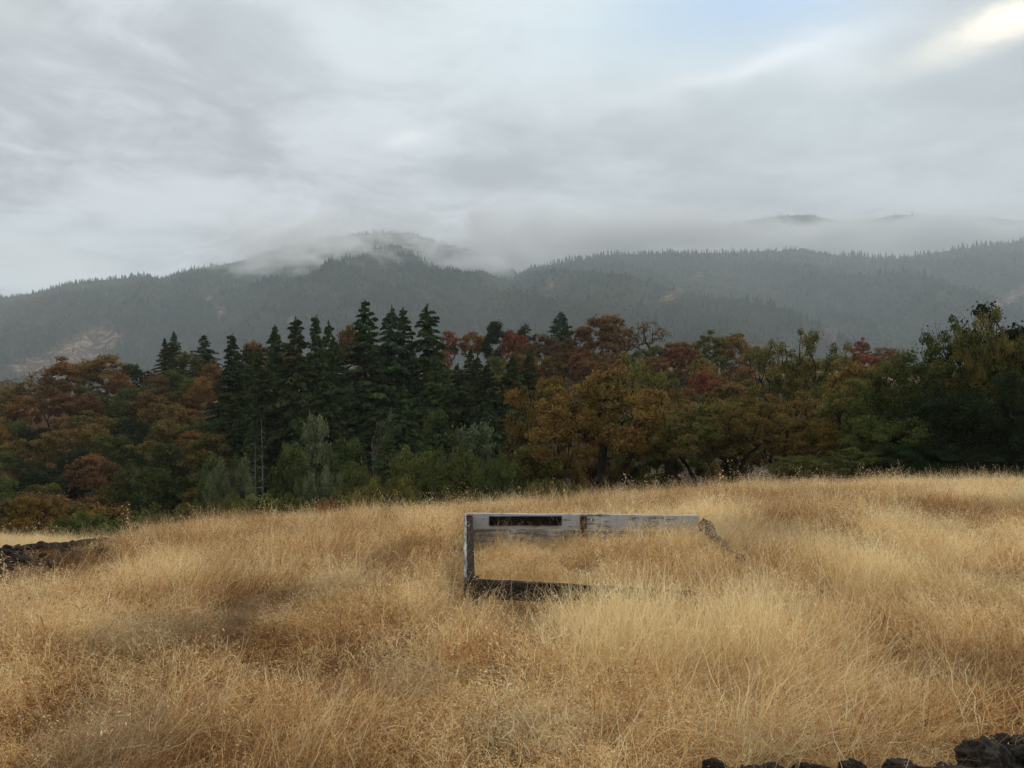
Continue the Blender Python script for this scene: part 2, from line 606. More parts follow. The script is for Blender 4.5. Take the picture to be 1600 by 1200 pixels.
def broadleaf(seed, h=9.0, w=9.0, low=0.28, nclump=70, leaves=60, lsize=0.2, lean=0.0, flat=0.6, trunk_r=0.22,
              clump_r=0.10, lmat=None, trunk_top=0.30, sparse=0.0, tall=1.0, hollow=0.45, forks=True):
    """returns (trunk mesh, crown mesh, height, width)"""
    r = np.random.default_rng(seed)
    cz = h * (low + 1) / 2
    ch = h * (1 - low) / 2
    pts = []
    ph = r.uniform(0, 6.28, 4)
    tries = 0
    mind = w * 0.085 * (70 / nclump) ** 0.33
    while len(pts) < nclump and tries < 6000:
        tries += 1
        v = r.normal(size=3); v /= np.linalg.norm(v)
        if v[2] < (-0.95 if low < 0.1 else -0.55):
            continue
        rr = r.uniform(hollow, 1.0) ** 0.6
        az = math.atan2(v[1], v[0])
        lob = 1 + 0.16 * math.sin(2 * az + ph[0]) + 0.13 * math.sin(3 * az + ph[1]) + 0.12 * math.sin(5 * v[2] * 2 + ph[2] + 2 * az)
        p = np.array([v[0] * w / 2 * rr * lob, v[1] * w / 2 * rr * lob, cz + v[2] * ch * rr * (0.85 + 0.15 * lob)])
        if v[2] < 0:
            p[:2] *= 1 + 0.15 * v[2]
        if all(np.linalg.norm(p - q) > mind for q in pts[-60:]):
            pts.append(p)
    pts = np.array(pts)
    tt = h * trunk_top
    lx, ly = lean * h * 0.3 * math.cos(ph[3]), lean * h * 0.3 * math.sin(ph[3])
    trunk = []
    nt_ = 5
    for k in range(nt_ + 1):
        f = k / nt_
        trunk.append((lx * f * f + r.normal() * 0.02 * h * f, ly * f * f + r.normal() * 0.02 * h * f, tt * f - 0.35 * (1 - f)))
    nodes, par, tips = grow(list(pts), trunk, r)
    tm = limb_mesh('trunk', nodes, par, trunk_r * 0.07, trunk_r)
    # leaves
    cl, tone = [], []
    for p in pts:
        if r.uniform() < sparse:
            continue
        m_ = int(leaves * r.uniform(0.6, 1.4))
        cr = clump_r * w * r.uniform(0.55, 1.45)
        m_ = int(m_ * min(1.5, (cr / (clump_r * w)) ** 2 + 0.15))
        v = r.normal(size=(m_, 3)); v /= np.linalg.norm(v, axis=1, keepdims=True)
        v *= np.where(r.uniform(size=(m_, 1)) < 0.72, r.uniform(0.15, 1.0, (m_, 1)) ** 0.5, np.abs(r.normal(0.9, 0.45, (m_, 1)))) * cr
        v[:, 2] *= flat
        v[:, 2] = np.where(v[:, 2] < 0, v[:, 2] * 0.7, v[:, 2])
        cl.append(p + v)
        tone.append(np.full(m_, r.uniform()))
    C = np.vstack(cl); tone = np.concatenate(tone)
    V, q = leaf_quads(C, lsize, r)
    cm = mesh_from('crown', V, q, [lmat or m_leaf])
    set_attr(cm, 'clump', np.repeat(tone, 4))
    return tm, cm, float(max(C[:, 2].max(), h * 0.5)), float((np.ptp(C[:, 0]) + np.ptp(C[:, 1])) / 2)


def conifer(seed, h=24.0, w=8.0, nb=120, sprays=34, low=0.08, droop=0.25, trunk_r=0.3, power=0.85, ssize=0.5, ragged=0.25):
    r = np.random.default_rng(seed)
    # trunk with a slight wander
    zs = np.linspace(-0.4, h * 0.985, 12)
    tx = np.cumsum(r.normal(size=12)) * 0.02
    tx -= tx[0]
    tp = np.stack([tx, np.roll(tx, 3) * 0.6, zs], 1)
    tr = trunk_r * (1 - (zs - zs[0]) / (h + 0.4) * 0.96)
    P0, P1, r0, r1 = list(tp[:-1]), list(tp[1:]), list(tr[:-1]), list(tr[1:])
    Cs, Ds, Ls, tone = [], [], [], []
    ph0 = r.uniform(0, 6.28)
    for k in range(nb):
        if r.uniform() < 0.10:
            continue
        f = (k + r.uniform(-0.4, 0.4)) / nb
        f = low + (0.985 - low) * max(0.0, min(1.0, f)) ** 0.92
        z = f * h
        prof = min(1.0, (1 - f) / 0.52) ** power * (0.6 + 0.4 * min(1, (f - low + 0.12) / 0.22))
        prof *= 1 + 0.22 * math.sin(9 * f + ph0) * math.cos(k * 2.4 * 0.5 + ph0 * 2)
        L = w / 2 * prof * r.uniform(1 - ragged, 1 + ragged * 0.6) + 0.12
        if r.uniform() < 0.05:
            L *= 1.25
        az = k * 2.4 + r.uniform(-0.5, 0.5)
        up = (f - 0.45) * 0.9 + r.normal() * 0.06
        dirh = np.array([math.cos(az), math.sin(az), 0])
        side = np.array([-math.sin(az), math.cos(az), 0])
        base = np.array([0, 0, z])
        ns = max(5, int(sprays * (0.25 + 0.75 * L / (w / 2))))
        s = r.uniform(0.10, 1.0, ns) ** 0.8
        wid = 0.34 * L * (1 - s * 0.75)
        lat = r.uniform(-1, 1, ns)
        drp = -droop * L * s ** 2
        C = base + dirh * (s * L)[:, None] + side * (lat * wid)[:, None]
        C[:, 2] += up * L * s + drp - np.abs(lat) * wid * 0.25 + r.normal(size=ns) * 0.05 * (1 + L * 0.12)
        D = dirh[None, :] * (0.7) + side[None, :] * (lat * 0.9)[:, None] + np.array([0, 0, -0.35])[None, :] + r.normal(size=(ns, 3)) * 0.25
        Cs.append(C); Ds.append(D)
        Ls.append(np.full(ns, ssize * (0.55 + 0.45 * min(1, L / (w * 0.3)))) * r.uniform(0.7, 1.35, ns))
        tone.append(np.full(ns, r.uniform()))
        tip = base + dirh * L * 0.9 + np.array([0, 0, up * L * 0.9 - droop * L * 0.75])
        P0.append(base); P1.append(tip); r0.append(0.05 * trunk_r + 0.012 * L); r1.append(0.008)
    # leader
    ns = 14
    C = np.stack([r.normal(size=ns) * 0.10, r.normal(size=ns) * 0.10, h * np.linspace(0.95, 1.0, ns)], 1)
    Cs.append(C); Ds.append(np.stack([r.normal(size=ns) * 0.3, r.normal(size=ns) * 0.3, np.ones(ns)], 1))
    Ls.append(np.full(ns, ssize * 0.7)); tone.append(np.full(ns, 0.5))
    V, q = tubes(P0, P1, r0, r1, 4)
    tm = mesh_from('trunk', V, q, [m_bark], smooth=True)
    C = np.vstack(Cs); D = np.vstack(Ds); L = np.concatenate(Ls)[:, None]; tone = np.concatenate(tone)
    D /= np.linalg.norm(D, axis=1, keepdims=True)
    S = np.cross(D, np.array([0, 0, 1.0]) + r.normal(size=D.shape) * 0.5)
    S /= np.linalg.norm(S, axis=1, keepdims=True) + 1e-9
    a_ = C - D * L * 0.5
    b_ = C + S * L * 0.27
    c_ = C + D * L * 0.6 + np.array([0, 0, -0.10])
    d_ = C - S * L * 0.27
    V = np.stack([a_, b_, c_, d_], 1).reshape(-1, 3)
    q = (np.arange(len(C)) * 4)[:, None] + np.arange(4)[None, :]
    cm = mesh_from('crown', V, q, [m_needle])
    set_attr(cm, 'clump', np.repeat(tone, 4))
    return tm, cm, h, w


def bare(seed, h=8.0, w=6.0, nclump=120, trunk_r=0.14, trunk_top=0.3, low=0.3):
    r = np.random.default_rng(seed)
    pts = []
    for _ in range(nclump):
        v = r.normal(size=3); v /= np.linalg.norm(v)
        rr = r.uniform(0.4, 1)
        pts.append(np.array([v[0] * w / 2 * rr, v[1] * w / 2 * rr, h * (low + (1 - low) * (0.5 + 0.5 * v[2] * rr))]))
    trunk = [(r.normal() * 0.02 * k, r.normal() * 0.02 * k, h * trunk_top * k / 4 - 0.3 * (k == 0)) for k in range(5)]
    nodes, par, _ = grow(pts, trunk, r, 3, 0.12)
    return limb_mesh('trunk', nodes, par, 0.012, trunk_r, 4), None, h, w


def snag(seed, h=8.0):
    r = np.random.default_rng(seed)
    P0, P1, r0, r1 = [], [], [], []
    for off, hh in (((0, 0), h), ((0.9, 0.2), h * 0.86)):
        zs = np.linspace(-0.4, hh, 9)
        x = off[0] + np.cumsum(r.normal(size=9)) * 0.05; y = off[1] + np.cumsum(r.normal(size=9)) * 0.05
        tp = np.stack([x, y, zs], 1); rr = 0.17 * (1 - np.linspace(0, 0.85, 9))
        for k in range(8):
            P0.append(tp[k]); P1.append(tp[k + 1]); r0.append(rr[k]); r1.append(rr[k + 1])
        for k in range(16):
            f = r.uniform(0.25, 0.98)
            b0 = np.array([np.interp(f * hh, zs, x), np.interp(f * hh, zs, y), f * hh])
            az = r.uniform(0, 6.28); L = r.uniform(0.4, 1.4) * (1.1 - f * 0.6)
            d = np.array([math.cos(az), math.sin(az), r.uniform(-0.35, 0.3)])
            P0.append(b0); P1.append(b0 + d * L); r0.append(0.035); r1.append(0.012)
    V, q = tubes(P0, P1, r0, r1, 5)
    return mesh_from('trunk', V, q, [m_bark], smooth=True), None, h, 2.5


PROTO = {
    # near oaks, seen 40..75 m away: fine leaves
    'near_oak': [broadleaf(11 + k, 11, 11, 0.06, 150, 185, 0.135, lean=0.5, flat=0.70, trunk_r=0.38, clump_r=0.068,
                           trunk_top=0.22, sparse=0.17, hollow=0.25) for k in range(4)],
    'open_oak': [broadleaf(21 + k, 11, 11, 0.20, 120, 185, 0.135, lean=0.5, flat=0.70, trunk_r=0.34, clump_r=0.068,
                           trunk_top=0.26, sparse=0.17, hollow=0.25) for k in range(3)],
    'near_live_oak': [broadleaf(31 + k, 9, 11, -0.06, 170, 190, 0.13, flat=0.80, trunk_r=0.28, clump_r=0.072,
                                trunk_top=0.2, lmat=m_green, hollow=0.35) for k in range(3)],
    # hillside trees, 80..220 m away
    'oak': [broadleaf(51 + k, 9.5, 8.5, 0.24, 64, 90, 0.23, lean=0.6, flat=0.58, trunk_r=0.24, clump_r=0.10,
                      trunk_top=0.30, sparse=0.05) for k in range(5)],
    'thin_oak': [broadleaf(71 + k, 9.5, 8, 0.32, 60, 26, 0.2, lean=0.6, flat=0.6, trunk_r=0.24, clump_r=0.10,
                           trunk_top=0.34, sparse=0.35) for k in range(3)],
    'evergreen': [broadleaf(91 + k, 9, 8, 0.06, 74, 105, 0.22, flat=0.75, trunk_r=0.22, clump_r=0.10,
                            trunk_top=0.22, lmat=m_green, hollow=0.5) for k in range(4)],
    'fir': [conifer(111 + k, 24, 8.0, 150, 120, power=(0.8, 0.95, 0.7, 0.85, 1.05)[k], ssize=0.62, ragged=0.42, droop=(0.25, 0.15, 0.35, 0.3, 0.2)[k]) for k in range(5)],
    'slim_fir': [conifer(131 + k, 20, 5.2, 140, 62, power=0.65, ssize=0.5, ragged=0.25) for k in range(3)],
    'young_fir': [conifer(141, 12, 6.0, 120, 60, 0.04, 0.1, 0.16, 0.9, 0.45, 0.12)],
    'bare': [bare(151), bare(152)],
    'snag': [snag(161), snag(162)],
    'red_bush': [broadleaf(171, 2.2, 3.0, 0.02, 60, 70, 0.09, flat=0.8, trunk_r=0.05, clump_r=0.11, trunk_top=0.15)],
}
NAMES = {'near_oak': 'oak_tree', 'open_oak': 'oak_tree', 'near_live_oak': 'live_oak_tree', 'oak': 'oak_tree', 'thin_oak': 'oak_tree',
         'evergreen': 'evergreen_tree', 'fir': 'fir_tree', 'slim_fir': 'fir_tree', 'young_fir': 'fir_tree',
         'bare': 'bare_tree', 'snag': 'dead_tree', 'red_bush': 'bush'}
COL = {
    'rust': (0.172, 0.102, 0.044), 'orange': (0.225, 0.124, 0.040), 'brown': (0.150, 0.098, 0.048),
    'red': (0.210, 0.075, 0.038), 'salmon': (0.220, 0.110, 0.070), 'gold': (0.165, 0.118, 0.030),
    'olive': (0.135, 0.138, 0.042), 'khaki': (0.178, 0.136, 0.042), 'sage': (0.140, 0.165, 0.082),
    'green': (0.092, 0.108, 0.032), 'dark': (0.036, 0.050, 0.022), 'fir': (0.060, 0.088, 0.032),
    'firlight': (0.058, 0.092, 0.048), 'grey': (0.13, 0.12, 0.11), 'black': (0.030, 0.040, 0.018)}
BARK = {'fir': (0.06, 0.045, 0.035), 'oak': (0.060, 0.052, 0.044), 'dead': (0.22, 0.20, 0.175)}

trees = []      # px, depth, height, width, kind, colour, label, variant, root position


def tree(px, top, d, wpx, kind, colour, label=None, base=None, var=None):
    x = (px - 800) / F * d
    zb = hz(x, d) if base is None else base
    ztop = CAMZ + (HOR - top) / F * d
    trees.append(dict(px=px, d=d, x=x, zb=zb, h=max(1.2, ztop - zb), w=wpx / F * d, kind=kind, col=colour, label=label, var=var))


# ---- trees one can pick out
H = tree
H(258, 527, 190, 36, 'fir', 'fir', 'shorter left fir of the close pair rising over the left hillside')
H(272, 517, 192, 40, 'fir', 'fir', 'taller right fir of the close pair rising over the left hillside')
H(320, 522, 192, 48, 'fir', 'firlight', 'lone paler fir on the ridge just right of the pair of firs')
H(363, 521, 122, 84, 'fir', 'fir', 'leftmost tall dark fir of the big clump left of the middle')
H(386, 537, 130, 56, 'slim_fir', 'fir', 'slim fir tucked behind the right side of the leftmost clump fir')
H(430, 506, 116, 74, 'fir', 'fir', 'pointed dark fir standing in the middle of the left fir clump')
H(408, 536, 112, 56, 'slim_fir', 'fir', 'shorter slim fir in front of the pointed middle fir of the clump')
H(464, 494, 110, 92, 'fir', 'fir', 'broad dense fir, left one of the two tallest in the left clump')
H(494, 492, 114, 84, 'fir', 'fir', 'broad dense fir, right one of the two tallest in the left clump')
H(514, 499, 120, 50, 'slim_fir', 'fir', 'narrow fir closing the right end of the left fir clump')
H(571, 467, 120, 104, 'fir', 'fir', 'tallest fir of all, left one of the row of three tall firs')
H(612, 476, 126, 78, 'fir', 'firlight', 'round topped tall fir in the middle of the row of three')
H(630, 480, 129, 58, 'slim_fir', 'fir', 'slim fir leaning against the middle one of the three tall firs')
H(668, 474, 126, 84, 'fir', 'fir', 'ragged open fir at the right end of the three tall firs')
H(876, 486, 186, 54, 'young_fir', 'firlight', 'small blue green cone shaped fir alone on the ridge')
H(716, 566, 104, 82, 'fir', 'fir', 'pointed dark fir low in the ravine below the red slope')
H(762, 566, 100, 88, 'fir', 'dark', 'broad nearly black fir right of the pointed ravine fir')
H(800, 552, 112, 84, 'fir', 'fir', 'dark fir in the ravine just left of the yellow brown oak')
H(826, 548, 118, 70, 'fir', 'fir', 'dark fir rising behind the left edge of the yellow brown oak')
H(935, 606, 95, 46, 'slim_fir', 'fir', 'slim dark fir showing through the gap in the yellow brown oak')
H(1660, 436, 46, 330, 'near_live_oak', 'black', 'tall dark rounded tree cut off by the right edge of the photo', var=0)
H(1625, 560, 36, 170, 'near_live_oak', 'black', 'black green bushy tree below the tall one at the right edge', var=2)
# ridge, left
H(14, 590, 200, 50, 'thin_oak', 'brown', 'thin brown oak at the left edge of the photo on the ridge')
H(60, 576, 198, 52, 'thin_oak', 'brown', 'sparse brown oak with bare trunk, second along the left ridge')
H(97, 556, 192, 92, 'oak', 'orange', 'widest orange brown oak on the left ridge against the mountain')
H(136, 560, 196, 56, 'oak', 'rust', 'rust oak squeezed right of the widest orange ridge oak')
H(166, 552, 190, 96, 'oak', 'khaki', 'broad olive brown oak on the ridge left of the fir pair')
H(206, 566, 188, 62, 'evergreen', 'dark', 'dark green round tree on the ridge left of the fir pair')
H(296, 548, 186, 66, 'evergreen', 'green', 'dark rounded tree between the fir pair and the lone ridge fir')
H(330, 566, 178, 40, 'oak', 'orange', 'small orange oak below the lone paler ridge fir')
H(400, 530, 172, 60, 'oak', 'rust', 'rust oak peeping between the firs of the left clump')
H(546, 504, 172, 66, 'oak', 'rust', 'rust oak in the gap left of the tallest fir')
# ridge, middle
H(702, 516, 202, 42, 'oak', 'red', 'orange red oak on the ridge right of the ragged tall fir')
H(738, 514, 202, 58, 'oak', 'orange', 'light orange oak standing above the bare red slope')
H(776, 498, 192, 56, 'evergreen', 'dark', 'dark dome shaped tree on the ridge above the red slope')
H(800, 512, 186, 48, 'oak', 'red', 'dull red oak between the two dark domed ridge trees')
H(821, 501, 196, 46, 'evergreen', 'dark', 'smaller dark domed tree left of the cone shaped fir')
H(850, 520, 180, 60, 'oak', 'brown', 'brown oak below the cone shaped fir on its left')
H(905, 508, 184, 58, 'oak', 'rust', 'rust oak touching the right side of the cone shaped fir')
H(950, 489, 184, 92, 'oak', 'rust', 'largest rust oak on the ridge, wide umbrella crown and dark trunk')
H(982, 508, 182, 40, 'thin_oak', 'brown', 'small oak with open branches between two umbrella crowned ridge oaks')
H(1012, 499, 190, 68, 'thin_oak', 'rust', 'half bare rust oak at the right end of the umbrella oaks')
H(884, 524, 168, 50, 'oak', 'brown', 'brown oak under the rust oak beside the cone shaped fir')
H(910, 540, 160, 40, 'oak', 'red', 'small deep red oak on the slope under the umbrella oaks')
H(1062, 532, 182, 66, 'oak', 'rust', 'rust brown oak on the ridge just past the half bare one')
H(1108, 514, 176, 62, 'oak', 'olive', 'olive topped oak, left one of the twin oaks on the right ridge')
H(1146, 515, 172, 72, 'oak', 'khaki', 'olive and rust oak, right one of the twin oaks on the right ridge')
H(1200, 528, 130, 54, 'thin_oak', 'olive', 'thin green oak between the twin oaks and the tall olive oak')
H(1347, 526, 196, 34, 'oak', 'salmon', 'pale salmon oak alone behind the big olive trees')
H(1384, 542, 176, 62, 'oak', 'rust', 'rust oak behind and left of the big right hand trees')
H(1100, 578, 130, 60, 'oak', 'red', 'red crowned oak on the slope below the twin ridge oaks')
H(1030, 610, 112, 60, 'oak', 'orange', 'orange oak behind the right shoulder of the yellow brown oak')
H(1066, 604, 116, 66, 'oak', 'rust', 'rust oak between the orange oak and the red crowned oak')
# near oaks
H(946, 560, 52, 250, 'open_oak', 'khaki', 'big yellow brown oak in the middle with forked dark limbs', var=0)
H(858, 572, 62, 150, 'near_oak', 'khaki', 'yellow brown oak forming the left shoulder of the big middle oak', var=1)
H(985, 545, 60, 130, 'near_oak', 'olive', 'tall olive oak forming the top right of the big middle oak', var=2)
H(1064, 634, 50, 180, 'open_oak', 'olive', 'low olive green oak with black leaning trunks by the field edge', var=3)
H(1166, 612, 49, 150, 'open_oak', 'khaki', 'rust tinged oak with thin dark trunk right of the low olive oak', var=1)
H(1240, 510, 74, 150, 'near_oak', 'olive', 'tall open olive oak rising above the ridge on the right', var=2)
H(1308, 530, 84, 110, 'near_oak', 'olive', 'leaning olive oak right of the tall open one', var=0)
H(1220, 600, 58, 170, 'near_oak', 'khaki', 'dense khaki oak below the tall open olive oak', var=3)
H(1286, 656, 47, 110, 'near_oak', 'gold', 'small golden oak in front of the dark right hand trees', var=0)
H(1345, 580, 50, 150, 'near_oak', 'olive', 'olive oak between the golden oak and the dark right mass', var=1)
H(1500, 488, 48, 170, 'near_oak', 'green', 'high green oak topping the dark mass on the right', var=3)
H(1546, 476, 44, 120, 'near_oak', 'olive', 'open crowned olive oak beside the tall dark rounded tree', var=2)
H(1418, 540, 46, 200, 'near_live_oak', 'green', 'broad dark olive tree, left flank of the right hand mass', var=0)
H(1500, 590, 41, 270, 'near_live_oak', 'dark', 'wide dark green bushy tree at the right above the grass', var=1)
H(1400, 640, 42, 180, 'near_live_oak', 'green', 'dark low bushy tree above the grass left of the wide one', var=2)
H(1462, 494, 60, 70, 'bare', 'grey', 'bare grey twiggy treetop poking out of the right hand trees')
# evergreens and bushes just beyond the field
H(364, 700, 72, 84, 'near_live_oak', 'sage', 'pale sage green tree in front of the dark fir clump', var=2)
H(492, 642, 92, 66, 'evergreen', 'sage', 'grey green tree rising before the foot of the fir clump')
H(504, 722, 66, 90, 'near_live_oak', 'sage', 'sage green rounded tree right of the twin dead trunks', var=0)
H(832, 648, 64, 76, 'near_live_oak', 'sage', 'pale green tree touching the left of the big middle oak', var=1)
H(560, 708, 60, 130, 'near_live_oak', 'olive', 'olive bushy tree, left one of the row beyond the field', var=1)
H(640, 690, 62, 120, 'near_live_oak', 'olive', 'olive bushy tree, middle one of the row beyond the field', var=0)
H(706, 688, 56, 150, 'near_live_oak', 'olive', 'widest olive bushy tree of the row beyond the field', var=2)
H(782, 704, 52, 110, 'near_live_oak', 'green', 'dark olive tree between the widest bushy tree and the middle oak', var=0)
H(452, 684, 80, 76, 'evergreen', 'green', 'mid green rounded tree below the pointed middle fir of the clump')
H(545, 676, 86, 84, 'evergreen', 'green', 'mid green rounded tree below the gap left of the tallest fir')
H(614, 636, 96, 84, 'evergreen', 'sage', 'grey green rounded tree at the foot of the round topped fir')
H(684, 634, 98, 80, 'evergreen', 'green', 'mid green rounded tree at the foot of the ragged fir')
H(742, 654, 82, 92, 'evergreen', 'sage', 'grey green rounded tree before the two ravine firs')
H(332, 704, 84, 76, 'evergreen', 'green', 'mid green rounded tree at the foot of the leftmost clump fir')
H(352, 752, 58, 80, 'near_live_oak', 'olive', 'olive bushy tree below the pale sage tree by the fir clump', var=1)
H(300, 768, 44, 150, 'near_live_oak', 'olive', 'low wide olive bush behind the left grass edge', var=1)
H(222, 800, 38, 110, 'near_live_oak', 'green', 'low dark bush at the end of the stone wall', var=2)
H(452, 764, 52, 90, 'near_live_oak', 'green', 'low green bush below the twin dead trunks', var=0)
H(610, 734, 46, 120, 'near_live_oak', 'olive', 'olive bush behind the grass right of the red bush', var=2)
H(516, 774, 30, 74, 'red_bush', 'red', 'small red bush behind the grass edge below the firs')
H(42, 764, 52, 100, 'near_oak', 'gold', 'golden oak low at the left edge above the pale meadow', var=1)
H(120, 792, 46, 110, 'near_live_oak', 'green', 'dark green bushy tree beyond the pale meadow by the wall', var=0)
H(868, 736, 46, 110, 'near_live_oak', 'olive', 'olive bush under the left side of the big middle oak', var=1)
H(408, 650, 66, 36, 'snag', 'grey', 'twin pale dead trunks standing before the dark firs', var=0)
H(582, 684, 84, 50, 'snag', 'grey', 'fallen looking dead grey branches between firs and olive trees', var=1)

H(1250, 704, 42, 110, 'near_live_oak', 'olive', 'low olive bush at the grass edge under the small golden oak', var=1)
H(1340, 696, 40, 130, 'near_live_oak', 'green', 'low dark bush at the grass edge right of the small golden oak', var=0)
H(1455, 690, 38, 160, 'near_live_oak', 'dark', 'low dark bush at the grass edge under the right hand trees', var=2)
H(1565, 690, 36, 150, 'near_live_oak', 'dark', 'blackish bush at the grass edge by the right side of the photo', var=1)

# ---- filler trees on the hillside
prng = random.Random(21)
occ = [(t['x'], t['d'], 0.36 * t['w']) for t in trees]


def fill_kind(u, d):
    q = prng.random()
    if u < -0.36:
        if d > 150:
            t = (('oak', 'rust', .24), ('oak', 'orange', .18), ('oak', 'brown', .20), ('oak', 'khaki', .18), ('evergreen', 'green', .2))
        elif d > 105:
            t = (('oak', 'rust', .20), ('oak', 'orange', .10), ('oak', 'khaki', .25), ('evergreen', 'green', .25), ('evergreen', 'dark', .2))
        else:
            t = (('oak', 'gold', .08), ('oak', 'rust', .07), ('evergreen', 'olive', .25), ('evergreen', 'green', .45), ('oak', 'brown', .15))
    elif u < -0.02:
        if d > 160:
            t = (('oak', 'rust', .35), ('oak', 'orange', .15), ('oak', 'brown', .3), ('evergreen', 'green', .2))
        elif d > 80:
            t = (('fir', 'fir', .30), ('slim_fir', 'fir', .15), ('evergreen', 'green', .35), ('evergreen', 'sage', .2))
        else:
            t = (('evergreen', 'olive', .40), ('evergreen', 'green', .40), ('evergreen', 'sage', .2))
    else:
        if d > 120:
            t = (('oak', 'rust', .26), ('oak', 'brown', .26), ('oak', 'khaki', .20), ('oak', 'red', .08), ('evergreen', 'green', .20))
        else:
            t = (('oak', 'khaki', .3), ('oak', 'olive', .3), ('oak', 'rust', .15), ('oak', 'orange', .05), ('evergreen', 'green', .2))
    for k, c, p in t:
        if q < p:
            return k, c
        q -= p
    return t[0][:2]


fill = []
tries = 0
while tries < 9000:
    tries += 1
    d = math.sqrt(prng.uniform(52 ** 2, 212 ** 2))
    u = prng.uniform(-0.72, 0.72)
    x = u * d
    k, c = fill_kind(u, d)
    hh = {'oak': prng.uniform(7, 10), 'evergreen': prng.uniform(5.5, 9), 'fir': prng.uniform(13, 19), 'slim_fir': prng.uniform(9, 14)}[k]
    ww = {'oak': prng.uniform(6.5, 9), 'evergreen': prng.uniform(5.5, 8.5), 'fir': prng.uniform(5.5, 7), 'slim_fir': prng.uniform(3.5, 4.5)}[k]
    if d < 95 and k in ('oak', 'evergreen'):
        hh *= 0.85; ww *= 0.85
    if 0.12 < u < 0.40 and d > 180 or (-0.08 < u < 0.0 and d > 165):
        hh *= 0.8
    # keep the bare red slope below the ridge open
    if -0.085 < u < -0.02 and 150 < d < 200:
        continue
    if any((x - a) ** 2 + (d - b_) ** 2 < (0.36 * ww + r_) ** 2 for a, b_, r_ in occ):
        continue
    zb = hz(x, d)
    # nothing may break the skyline the photograph shows
    occ.append((x, d, 0.36 * ww))
    fill.append(dict(px=800 + u * F, d=d, x=x, zb=zb, h=hh, w=ww, kind=k, col=c, label=None, var=None))
# skyline limit for the fill (rows of the photograph)
SKL = ([0, 60, 100, 200, 240, 330, 420, 540, 560, 690, 760, 840, 920, 1000, 1050, 1100, 1180, 1250, 1330, 1400, 1500, 1600],
       [600, 585, 565, 570, 575, 560, 540, 515, 530, 545, 530, 525, 515, 530, 540, 530, 535, 545, 545, 550, 540, 540])
for t in fill:
    lim = float(np.interp(t['px'], *SKL)) + 2
    zmax = CAMZ + (HOR - lim) / F * t['d']
    if t['zb'] + t['h'] > zmax:
        nh = zmax - t['zb']
        t['w'] *= max(0.7, nh / t['h']) if nh > 0 else 1
        t['h'] = nh
fill = [t for t in fill if t['h'] > 3.0]

# leave out what nothing of would show: coarse front to back coverage of the view
CW, CH = 400, 300
cov = np.zeros((CH, CW), bool)
crest_x = np.array([0, 175, 300, 500, 600, 800, 1000, 1100, 1300, 1600]) / 4
crest_y = np.array([838, 855, 815, 803, 797, 775, 760, 755, 748, 750]) / 4
cl = np.interp(np.arange(CW), crest_x, crest_y)
yy, xx = np.mgrid[0:CH, 0:CW]
cov |= yy > cl[None, :]
allt = trees + fill
for t in sorted(allt, key=lambda t: t['d']):
    cx = t['px'] / 4
    y0 = (HOR - (t['zb'] + t['h'] - CAMZ) / t['d'] * F) / 4
    y1 = (HOR - (t['zb'] - CAMZ) / t['d'] * F) / 4
    wx = t['w'] / t['d'] * F / 8
    if 'fir' in t['kind']:
        f = np.clip((yy - y0) / (y1 - y0), 0, 1)
        m = (yy >= y0) & (yy <= y1) & (np.abs(xx - cx) < wx * f * 0.9 + 0.5)
    else:
        low = 0.05 if 'ever' in t['kind'] or 'live' in t['kind'] else 0.25
        yb = y1 - (y1 - y0) * low
        m = ((xx - cx) / wx) ** 2 + ((yy - (y0 + yb) / 2) / ((yb - y0) / 2)) ** 2 < 0.85
    vis = m & ~cov
    t['vis'] = int(vis.sum())
    if t['vis']:
        t['vx'] = float(xx[vis].mean()) * 4; t['vy'] = float(yy[vis].mean()) * 4
    if t['vis'] >= 3 or t['label']:
        cov |= m
fill = [t for t in fill if t['vis'] >= 9]

KINDWORD = {'oak': 'oak', 'thin_oak': 'thin oak', 'evergreen': 'rounded evergreen', 'fir': 'fir', 'slim_fir': 'slim fir'}
COLWORD = {'rust': 'rust brown', 'orange': 'orange', 'brown': 'dull brown', 'red': 'dark red', 'gold': 'golden', 'olive': 'olive green',
           'khaki': 'yellow brown', 'sage': 'grey green', 'green': 'dark green', 'dark': 'blackish', 'fir': 'dark green'}
